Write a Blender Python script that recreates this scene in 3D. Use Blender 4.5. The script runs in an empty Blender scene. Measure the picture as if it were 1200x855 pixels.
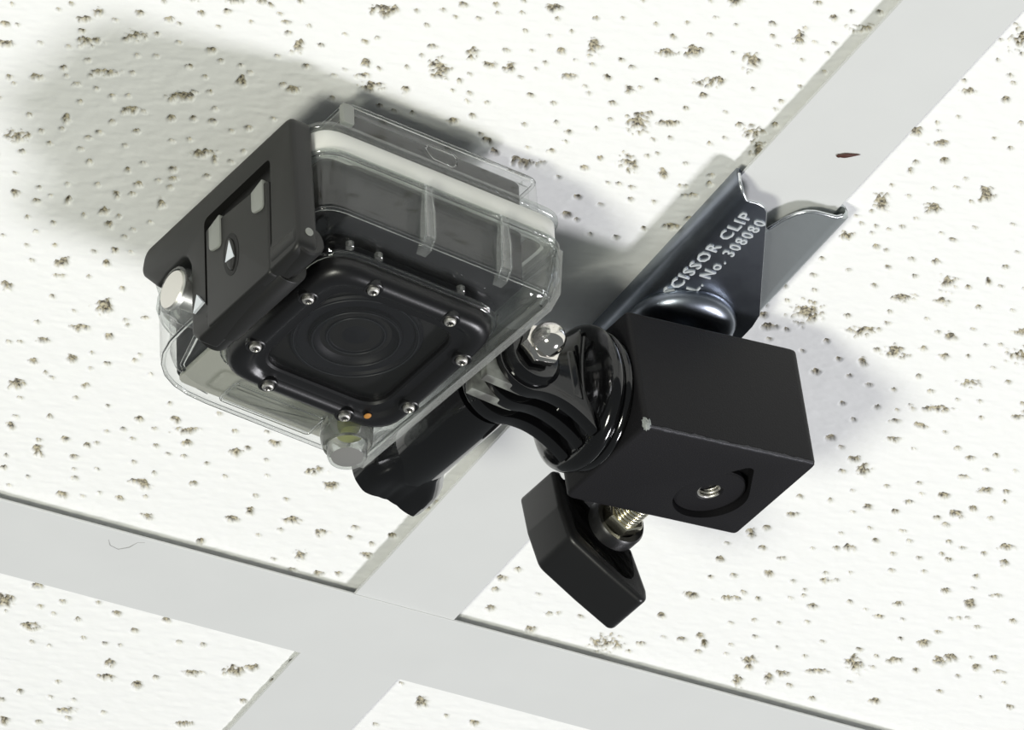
import bpy, bmesh, math, random
import numpy as np
from mathutils import Matrix, Vector, Euler

PI = math.pi
S = 0.001                      # everything below is written in millimetres
CEIL = 3.2                     # height of the ceiling grid above the floor, metres
scn = bpy.context.scene
COL = scn.collection

# ------------------------------------------------------------------ camera
cam_d = bpy.data.cameras.new('camera')
cam = bpy.data.objects.new('camera', cam_d)
COL.objects.link(cam)
cam_d.sensor_width = 36.0
cam_d.lens = 16653.0 / 1200 * 36
cam_d.clip_start = 0.05
cam_d.clip_end = 100
right = Vector((0.8723767, -0.4855649, -0.0564411))
down = Vector((0.2417730, 0.5289338, -0.8134955))
fwd = Vector((0.4248584, 0.6960286, 0.5788260))
m = Matrix((right, -down, -fwd)).transposed().to_4x4()
m.translation = Vector((-1258.387, -2131.502, -1700.203)) * S + Vector((0, 0, CEIL))
cam.matrix_world = m
scn.camera = cam

# ------------------------------------------------------------------ light
scn.view_settings.view_transform = 'Standard'
scn.view_settings.look = 'None'
scn.view_settings.gamma = 1.0
scn.view_settings.use_curve_mapping = False
scn.view_settings.exposure = 0.0

world = bpy.data.worlds.new('room_air')
scn.world = world
world.use_nodes = True
bg = world.node_tree.nodes['Background']
bg.inputs[0].default_value = (0.93, 1.0, 1.02, 1)
bg.inputs[1].default_value = 0.16


def area(name, d, dist, size, power, color, size_y=None, aim=(-25, -120, -10)):
    ld = bpy.data.lights.new(name, 'AREA')
    ld.energy = power
    ld.color = color
    ld.shape = 'RECTANGLE' if size_y else 'DISK'
    ld.size = size
    if size_y:
        ld.size_y = size_y
    o = bpy.data.objects.new(name, ld)
    COL.objects.link(o)
    d = Vector(d).normalized()
    a = Vector(aim) * S + Vector((0, 0, CEIL))
    o.location = a + d * dist
    o.rotation_euler = (-d).to_track_quat('-Z', 'Y').to_euler()
    return o


area('lamp_right', (0.80, -0.10, -1.0), 1.9, 0.42, 24.5, (0.97, 0.96, 1.0), size_y=0.34)
area('lamp_left', (-0.87, -0.5, -1.0), 1.9, 0.34, 22.0, (1.0, 1.0, 0.88), size_y=0.30)


# ------------------------------------------------------------------ materials
def mat(name, color, rough=0.5, metal=0.0, bump=None, spec=0.5, var=None, coat=0.0):
    mt = bpy.data.materials.new(name)
    mt.use_nodes = True
    nt = mt.node_tree
    p = nt.nodes['Principled BSDF']
    p.inputs['Base Color'].default_value = (*color, 1)
    p.inputs['Roughness'].default_value = rough
    p.inputs['Metallic'].default_value = metal
    p.inputs['Specular IOR Level'].default_value = spec
    p.inputs['Coat Weight'].default_value = coat
    tc = nt.nodes.new('ShaderNodeTexCoord')
    if bump:
        sc, st, ds = bump
        n = nt.nodes.new('ShaderNodeTexNoise')
        n.inputs['Scale'].default_value = sc
        n.inputs['Detail'].default_value = 4
        b = nt.nodes.new('ShaderNodeBump')
        b.inputs['Strength'].default_value = st
        b.inputs['Distance'].default_value = ds
        nt.links.new(tc.outputs['Object'], n.inputs['Vector'])
        nt.links.new(n.outputs['Fac'], b.inputs['Height'])
        nt.links.new(b.outputs['Normal'], p.inputs['Normal'])
    if var:
        sc, c2, lo, hi = var
        n = nt.nodes.new('ShaderNodeTexNoise')
        n.inputs['Scale'].default_value = sc
        n.inputs['Detail'].default_value = 5
        r = nt.nodes.new('ShaderNodeValToRGB')
        r.color_ramp.elements[0].position = lo
        r.color_ramp.elements[0].color = (*color, 1)
        r.color_ramp.elements[1].position = hi
        r.color_ramp.elements[1].color = (*c2, 1)
        nt.links.new(tc.outputs['Object'], n.inputs['Vector'])
        nt.links.new(n.outputs['Fac'], r.inputs['Fac'])
        nt.links.new(r.outputs['Color'], p.inputs['Base Color'])
    return mt


def clear_mat(name, tint=(0.97, 0.98, 0.97), rough=0.04, ior=1.5, haze=0.0, bump=None):
    """thin clear plastic: what is behind shows through, its skin mirrors by Fresnel"""
    mt = bpy.data.materials.new(name)
    mt.use_nodes = True
    nt = mt.node_tree
    for n in list(nt.nodes):
        nt.nodes.remove(n)
    out = nt.nodes.new('ShaderNodeOutputMaterial')
    tr = nt.nodes.new('ShaderNodeBsdfTransparent')
    tr.inputs[0].default_value = (*tint, 1)
    gl = nt.nodes.new('ShaderNodeBsdfGlossy')
    gl.inputs['Roughness'].default_value = rough
    lw = nt.nodes.new('ShaderNodeLayerWeight')       # Schlick's curve, the same seen from either side of a skin
    lw.inputs['Blend'].default_value = 0.5
    pw = nt.nodes.new('ShaderNodeMath')
    pw.operation = 'POWER'
    pw.inputs[1].default_value = 5.0
    f0 = ((ior - 1) / (ior + 1)) ** 2
    fr = nt.nodes.new('ShaderNodeMath')
    fr.operation = 'MULTIPLY_ADD'
    fr.inputs[1].default_value = 1 - f0
    fr.inputs[2].default_value = f0
    nt.links.new(lw.outputs['Facing'], pw.inputs[0])
    nt.links.new(pw.outputs[0], fr.inputs[0])
    mx = nt.nodes.new('ShaderNodeMixShader')
    nt.links.new(fr.outputs[0], mx.inputs[0])
    last = tr
    if haze:
        df = nt.nodes.new('ShaderNodeBsdfDiffuse')
        df.inputs[0].default_value = (0.9, 0.9, 0.88, 1)
        m2 = nt.nodes.new('ShaderNodeMixShader')
        m2.inputs[0].default_value = haze
        nt.links.new(tr.outputs[0], m2.inputs[1])
        nt.links.new(df.outputs[0], m2.inputs[2])
        last = m2
    nt.links.new(last.outputs[0], mx.inputs[1])
    nt.links.new(gl.outputs[0], mx.inputs[2])
    nt.links.new(mx.outputs[0], out.inputs[0])
    if bump:
        tc = nt.nodes.new('ShaderNodeTexCoord')
        n = nt.nodes.new('ShaderNodeTexNoise')
        n.inputs['Scale'].default_value = bump[0]
        b = nt.nodes.new('ShaderNodeBump')
        b.inputs['Strength'].default_value = bump[1]
        b.inputs['Distance'].default_value = bump[2]
        nt.links.new(tc.outputs['Object'], n.inputs['Vector'])
        nt.links.new(n.outputs['Fac'], b.inputs['Height'])
        nt.links.new(b.outputs['Normal'], gl.inputs['Normal'])
    return mt


def glass_mat(name, tint=(0.98, 0.99, 0.98), rough=0.03, ior=1.45):
    mt = bpy.data.materials.new(name)
    mt.use_nodes = True
    p = mt.node_tree.nodes['Principled BSDF']
    p.inputs['Base Color'].default_value = (*tint, 1)
    p.inputs['Roughness'].default_value = rough
    p.inputs['IOR'].default_value = ior
    p.inputs['Transmission Weight'].default_value = 1.0
    return mt


M = {}
M['tee'] = mat('white_enamel', (0.68, 0.69, 0.685), 0.42, bump=(900, 0.03, 0.0004),
               var=(45, (0.66, 0.67, 0.665), 0.35, 0.7), spec=0.25)
M['block'] = mat('black_powder_coat', (0.0088, 0.0084, 0.0098), 0.55, bump=(2600, 0.3, 0.0002), spec=0.25)
M['chip'] = mat('worn_edge', (0.30, 0.32, 0.31), 0.5)
M['edge'] = mat('rubbed_coat', (0.035, 0.035, 0.042), 0.5, bump=(2600, 0.5, 0.0003))
M['gloss'] = mat('glossy_black_plastic', (0.004, 0.004, 0.0045), 0.11, spec=0.5, coat=0.3)
M['satin'] = mat('satin_black_plastic', (0.009, 0.009, 0.0095), 0.38, bump=(3000, 0.15, 0.0001), spec=0.5)
M['latch'] = mat('matte_black_nylon', (0.0075, 0.0075, 0.0068), 0.46, bump=(3500, 0.2, 0.0001), spec=0.5)
M['frame'] = mat('black_frame', (0.006, 0.006, 0.0068), 0.34, bump=(2500, 0.12, 0.0001))
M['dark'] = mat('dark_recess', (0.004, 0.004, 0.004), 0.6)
M['zinc_pale_reflection'] = mat('zinc_steel_pale_reflection', (0.66, 0.70, 0.70), 0.42, metal=1.0, bump=(500, 0.1, 0.0002))  # lighter base for the right leaf: a pale room reflection in the colour
M['stamp'] = mat('stamped_glint', (0.55, 0.58, 0.61), 0.35)  # pale non-metal grey gives the raised letters their glint by colour
M['zinc'] = mat('zinc_steel_dark_reflection', (0.34, 0.37, 0.42), 0.34, metal=1.0, bump=(500, 0.1, 0.0002),
                var=(90, (0.24, 0.265, 0.31), 0.4, 0.65))  # darker base puts a dark room reflection into the metal's colour
M['bright'] = mat('bright_zinc', (0.85, 0.88, 0.9), 0.25, metal=1.0)
M['chrome'] = mat('chrome', (0.80, 0.77, 0.72), 0.10, metal=1.0)
M['steel'] = mat('screw_steel', (0.80, 0.78, 0.73), 0.42, metal=1.0)
M['brass'] = mat('pale_brass', (0.86, 0.82, 0.66), 0.22, metal=1.0)
M['gasket'] = mat('milky_silicone', (0.80, 0.80, 0.76), 0.45)
M['cambody'] = mat('charcoal_plastic', (0.011, 0.0115, 0.0135), 0.6, bump=(1800, 0.04, 0.0001))
M['camfront'] = mat('grey_panel', (0.37, 0.37, 0.33), 0.5)
M['lens'] = mat('lens_black', (0.008, 0.0085, 0.011), 0.5, spec=0.25)
M['lens2'] = mat('lens_ring_dark', (0.022, 0.024, 0.028), 0.4)
M['white'] = mat('white_print', (0.78, 0.82, 0.88), 0.5)
M['capgrey'] = mat('button_grey', (0.30, 0.28, 0.27), 0.3, metal=0.7)
M['tab'] = mat('frosted_tab', (0.27, 0.28, 0.26), 0.35)
M['yellow'] = mat('yellow_green_seal', (0.27, 0.29, 0.06), 0.5)
M['orange'] = mat('rust_orange', (0.45, 0.20, 0.04), 0.6)
M['seed'] = mat('brown_husk', (0.07, 0.022, 0.014), 0.5)
M['fibre'] = mat('grey_fibre', (0.40, 0.40, 0.40), 0.8)
M['prong'] = mat('grey_frosted', (0.22, 0.23, 0.21), 0.4, var=(220, (0.10, 0.10, 0.095), 0.42, 0.6))
M['clear'] = clear_mat('clear_polycarbonate', tint=(0.975, 0.98, 0.975), rough=0.05, ior=1.55, haze=0.002)
M['clear_edge'] = clear_mat('clear_polycarbonate_edge', tint=(0.90, 0.92, 0.91), rough=0.14, ior=2.0, haze=0.05,
                            bump=(400, 0.3, 0.0006))
M['thick'] = clear_mat('clear_thick', tint=(0.86, 0.88, 0.87), rough=0.14, ior=1.8, haze=0.16)
M['window'] = clear_mat('clear_window', tint=(0.9, 0.9, 0.9), rough=0.12, ior=1.45, haze=0.002)
M['glass'] = glass_mat('moulded_clear')


def tile_material():
    mt = bpy.data.materials.new('fissured_mineral_fibre')
    mt.use_nodes = True
    nt = mt.node_tree
    p = nt.nodes['Principled BSDF']
    p.inputs['Roughness'].default_value = 0.9
    p.inputs['Specular IOR Level'].default_value = 0.1
    at = nt.nodes.new('ShaderNodeAttribute')
    at.attribute_name = 'pit'
    tc = nt.nodes.new('ShaderNodeTexCoord')
    no = nt.nodes.new('ShaderNodeTexNoise')
    no.inputs['Scale'].default_value = 1500
    no.inputs['Detail'].default_value = 3
    nt.links.new(tc.outputs['Object'], no.inputs['Vector'])
    r = nt.nodes.new('ShaderNodeValToRGB')          # the bare core inside a pit: brown to tan crumbs
    r.color_ramp.elements[0].position = 0.36
    r.color_ramp.elements[0].color = (0.05, 0.042, 0.032, 1)
    r.color_ramp.elements[1].position = 0.66
    r.color_ramp.elements[1].color = (0.52, 0.47, 0.33, 1)
    nt.links.new(no.outputs['Fac'], r.inputs['Fac'])
    mx = nt.nodes.new('ShaderNodeMix')
    mx.data_type = 'RGBA'
    mx.inputs['A'].default_value = (0.90, 0.905, 0.89, 1)
    nt.links.new(at.outputs['Fac'], mx.inputs['Factor'])
    nt.links.new(r.outputs['Color'], mx.inputs['B'])
    nt.links.new(mx.outputs['Result'], p.inputs['Base Color'])
    n2 = nt.nodes.new('ShaderNodeTexNoise')
    n2.inputs['Scale'].default_value = 700
    n2.inputs['Detail'].default_value = 6
    mp = nt.nodes.new('ShaderNodeMapping')
    mp.inputs['Rotation'].default_value = (0, 0, math.radians(28))
    mp.inputs['Scale'].default_value = (0.45, 1.2, 1)
    nt.links.new(tc.outputs['Object'], mp.inputs['Vector'])
    nt.links.new(mp.outputs['Vector'], n2.inputs['Vector'])
    b = nt.nodes.new('ShaderNodeBump')
    b.inputs['Strength'].default_value = 0.22
    b.inputs['Distance'].default_value = 0.0004
    nt.links.new(n2.outputs['Fac'], b.inputs['Height'])
    nt.links.new(b.outputs['Normal'], p.inputs['Normal'])
    return mt


M['tile'] = tile_material()


# ------------------------------------------------------------------ helpers
def empty(name, rot=None, loc=(0, 0, 0), **props):
    o = bpy.data.objects.new(name, None)
    COL.objects.link(o)
    o.empty_display_size = 0.01
    mw = (Matrix(rot).to_4x4() if rot else Matrix.Identity(4))
    mw.translation = Vector(loc) * S + Vector((0, 0, CEIL))
    o.matrix_world = mw
    for k, v in props.items():
        o[k] = v
    return o


def link(name, bm, material, parent, smooth=None, label=None, **props):
    bmesh.ops.recalc_face_normals(bm, faces=bm.faces)
    bmesh.ops.scale(bm, vec=(S, S, S), verts=bm.verts)
    me = bpy.data.meshes.new(name)
    bm.to_mesh(me)
    bm.free()
    me.materials.append(material)
    o = bpy.data.objects.new(name, me)
    COL.objects.link(o)
    o.parent = parent
    if smooth is not None:
        me.shade_smooth()
        me.set_sharp_from_angle(angle=math.radians(smooth))
    if label:
        o['label'] = label
    for k, v in props.items():
        o[k] = v
    return o


def T(axis):
    """matrix that turns (u, v, h) into xyz with h along the axis"""
    return {'z': Matrix(((1, 0, 0), (0, 1, 0), (0, 0, 1))),
            'x': Matrix(((0, 0, 1), (1, 0, 0), (0, 1, 0))),      # u=y v=z
            'y': Matrix(((1, 0, 0), (0, 0, 1), (0, 1, 0)))}[axis]  # u=x v=z


def rpoly(pts, rad, seg=6):
    """round the corners of a polygon; rad is a number or a list"""
    n = len(pts)
    out = []
    for i in range(n):
        r = rad[i] if isinstance(rad, (list, tuple)) else rad
        p = Vector(pts[i])
        a = Vector(pts[i - 1]) - p
        b = Vector(pts[(i + 1) % n]) - p
        if r <= 0:
            out.append(tuple(p))
            continue
        ang = a.angle(b)
        d = min(r / math.tan(ang / 2), a.length * 0.49, b.length * 0.49)
        s0, s1 = p + a.normalized() * d, p + b.normalized() * d
        for k in range(seg + 1):
            t = k / seg
            out.append(tuple(s0 * (1 - t) ** 2 + p * 2 * t * (1 - t) + s1 * t * t))
    return out


def circ(cx, cy, r, n=40, a0=0.0):
    return [(cx + r * math.cos(a0 + 2 * PI * i / n), cy + r * math.sin(a0 + 2 * PI * i / n)) for i in range(n)]


def loft(bm, rings, axis='z', cap0=True, cap1=True, closed=False):
    """rings: list of (polygon, height), all with the same number of points"""
    tm = T(axis)
    vs = []
    for poly, h in rings:
        if not isinstance(h, (list, tuple)):
            h = [h] * len(poly)
        vs.append([bm.verts.new(tm @ Vector((p[0], p[1], hh))) for p, hh in zip(poly, h)])
    n = len(vs[0])
    pairs = list(zip(vs[:-1], vs[1:]))
    if closed:
        pairs.append((vs[-1], vs[0]))
    for a, b in pairs:
        for i in range(n):
            bm.faces.new((a[i], a[(i + 1) % n], b[(i + 1) % n], b[i]))
    if not closed:
        if cap0:
            bm.faces.new(vs[0])
        if cap1:
            bm.faces.new(list(reversed(vs[-1])))
    return vs


def inset(poly, d):
    """move every point of a polygon inward by d (average of edge normals)"""
    n = len(poly)
    area2 = sum(poly[i][0] * poly[(i + 1) % n][1] - poly[(i + 1) % n][0] * poly[i][1] for i in range(n))
    sg = 1 if area2 > 0 else -1
    out = []
    for i in range(n):
        p = Vector(poly[i])
        a, b = Vector(poly[i - 1]), Vector(poly[(i + 1) % n])
        e1, e2 = p - a, b - p
        n1 = Vector((-e1.y, e1.x)).normalized() if e1.length > 1e-6 else Vector((0, 0))
        n2 = Vector((-e2.y, e2.x)).normalized() if e2.length > 1e-6 else Vector((0, 0))
        nn = (n1 + n2)
        if nn.length < 1e-6:
            nn = n1
        nn.normalize()
        c = max(0.35, nn.dot(n1))
        out.append(tuple(p + nn * sg * d / c))
    return out


def prism(bm, poly, h0, h1, axis='z', bev=0.0, seg=3):
    if bev <= 0:
        return loft(bm, [(poly, h0), (poly, h1)], axis)
    rings = []
    sgn = 1 if h1 > h0 else -1
    for k in range(seg + 1):
        a = PI / 2 * k / seg
        rings.append((inset(poly, bev * (1 - math.sin(a))), h0 + sgn * bev * (1 - math.cos(a))))
    for k in range(seg + 1):
        a = PI / 2 * k / seg
        rings.append((inset(poly, bev * (1 - math.cos(a))), h1 - sgn * bev * (1 - math.sin(a))))
    return loft(bm, rings, axis)


def lathe(bm, prof, c=(0, 0), axis='z', n=48, caps=True):
    """prof: [(r, h)...] along the axis through c"""
    rings = [(circ(c[0], c[1], max(r, 0.01), n), h) for r, h in prof]
    return loft(bm, rings, axis, caps, caps)


def rect(x0, y0, x1, y1):
    return [(x0, y0), (x1, y0), (x1, y1), (x0, y1)]


def tube(bm, path, r, n=8, closed=False):
    path = [Vector(p) for p in path]
    rings = []
    m_ = len(path)
    for i, p in enumerate(path):
        a = path[i - 1] if (i > 0 or closed) else p
        b = path[(i + 1) % m_] if (i < m_ - 1 or closed) else p
        t = (b - a).normalized()
        u = t.cross(Vector((0.3, 0.2, 0.93))).normalized()
        v = t.cross(u).normalized()
        rr = r[i] if isinstance(r, (list, tuple)) else r
        rings.append([bm.verts.new(p + (u * math.cos(2 * PI * k / n) + v * math.sin(2 * PI * k / n)) * rr) for k in range(n)])
    seq = list(zip(rings[:-1], rings[1:]))
    if closed:
        seq.append((rings[-1], rings[0]))
    for a, b in seq:
        for k in range(n):
            bm.faces.new((a[k], a[(k + 1) % n], b[(k + 1) % n], b[k]))
    if not closed:
        bm.faces.new(rings[0])
        bm.faces.new(rings[-1])


def B():
    return bmesh.new()


def boolean(obj, bm_cut, solver='EXACT'):
    bmesh.ops.recalc_face_normals(bm_cut, faces=bm_cut.faces)
    bmesh.ops.scale(bm_cut, vec=(S, S, S), verts=bm_cut.verts)
    me = bpy.data.meshes.new('cut')
    bm_cut.to_mesh(me)
    bm_cut.free()
    co = bpy.data.objects.new('cut', me)
    COL.objects.link(co)
    co.parent = obj.parent
    md = obj.modifiers.new('b', 'BOOLEAN')
    md.operation = 'DIFFERENCE'
    md.solver = solver
    md.object = co
    bpy.context.view_layer.update()
    dg = bpy.context.evaluated_depsgraph_get()
    new = bpy.data.meshes.new_from_object(obj.evaluated_get(dg))
    obj.modifiers.clear()
    old = obj.data
    obj.data = new
    new.name = old.name
    bpy.data.meshes.remove(old)
    bpy.data.objects.remove(co)
    bpy.data.meshes.remove(me)


# ------------------------------------------------------------------ the ceiling
ceiling = empty('ceiling', kind='structure', label='white suspended ceiling of pitted mineral tiles in a white metal grid')

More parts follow.
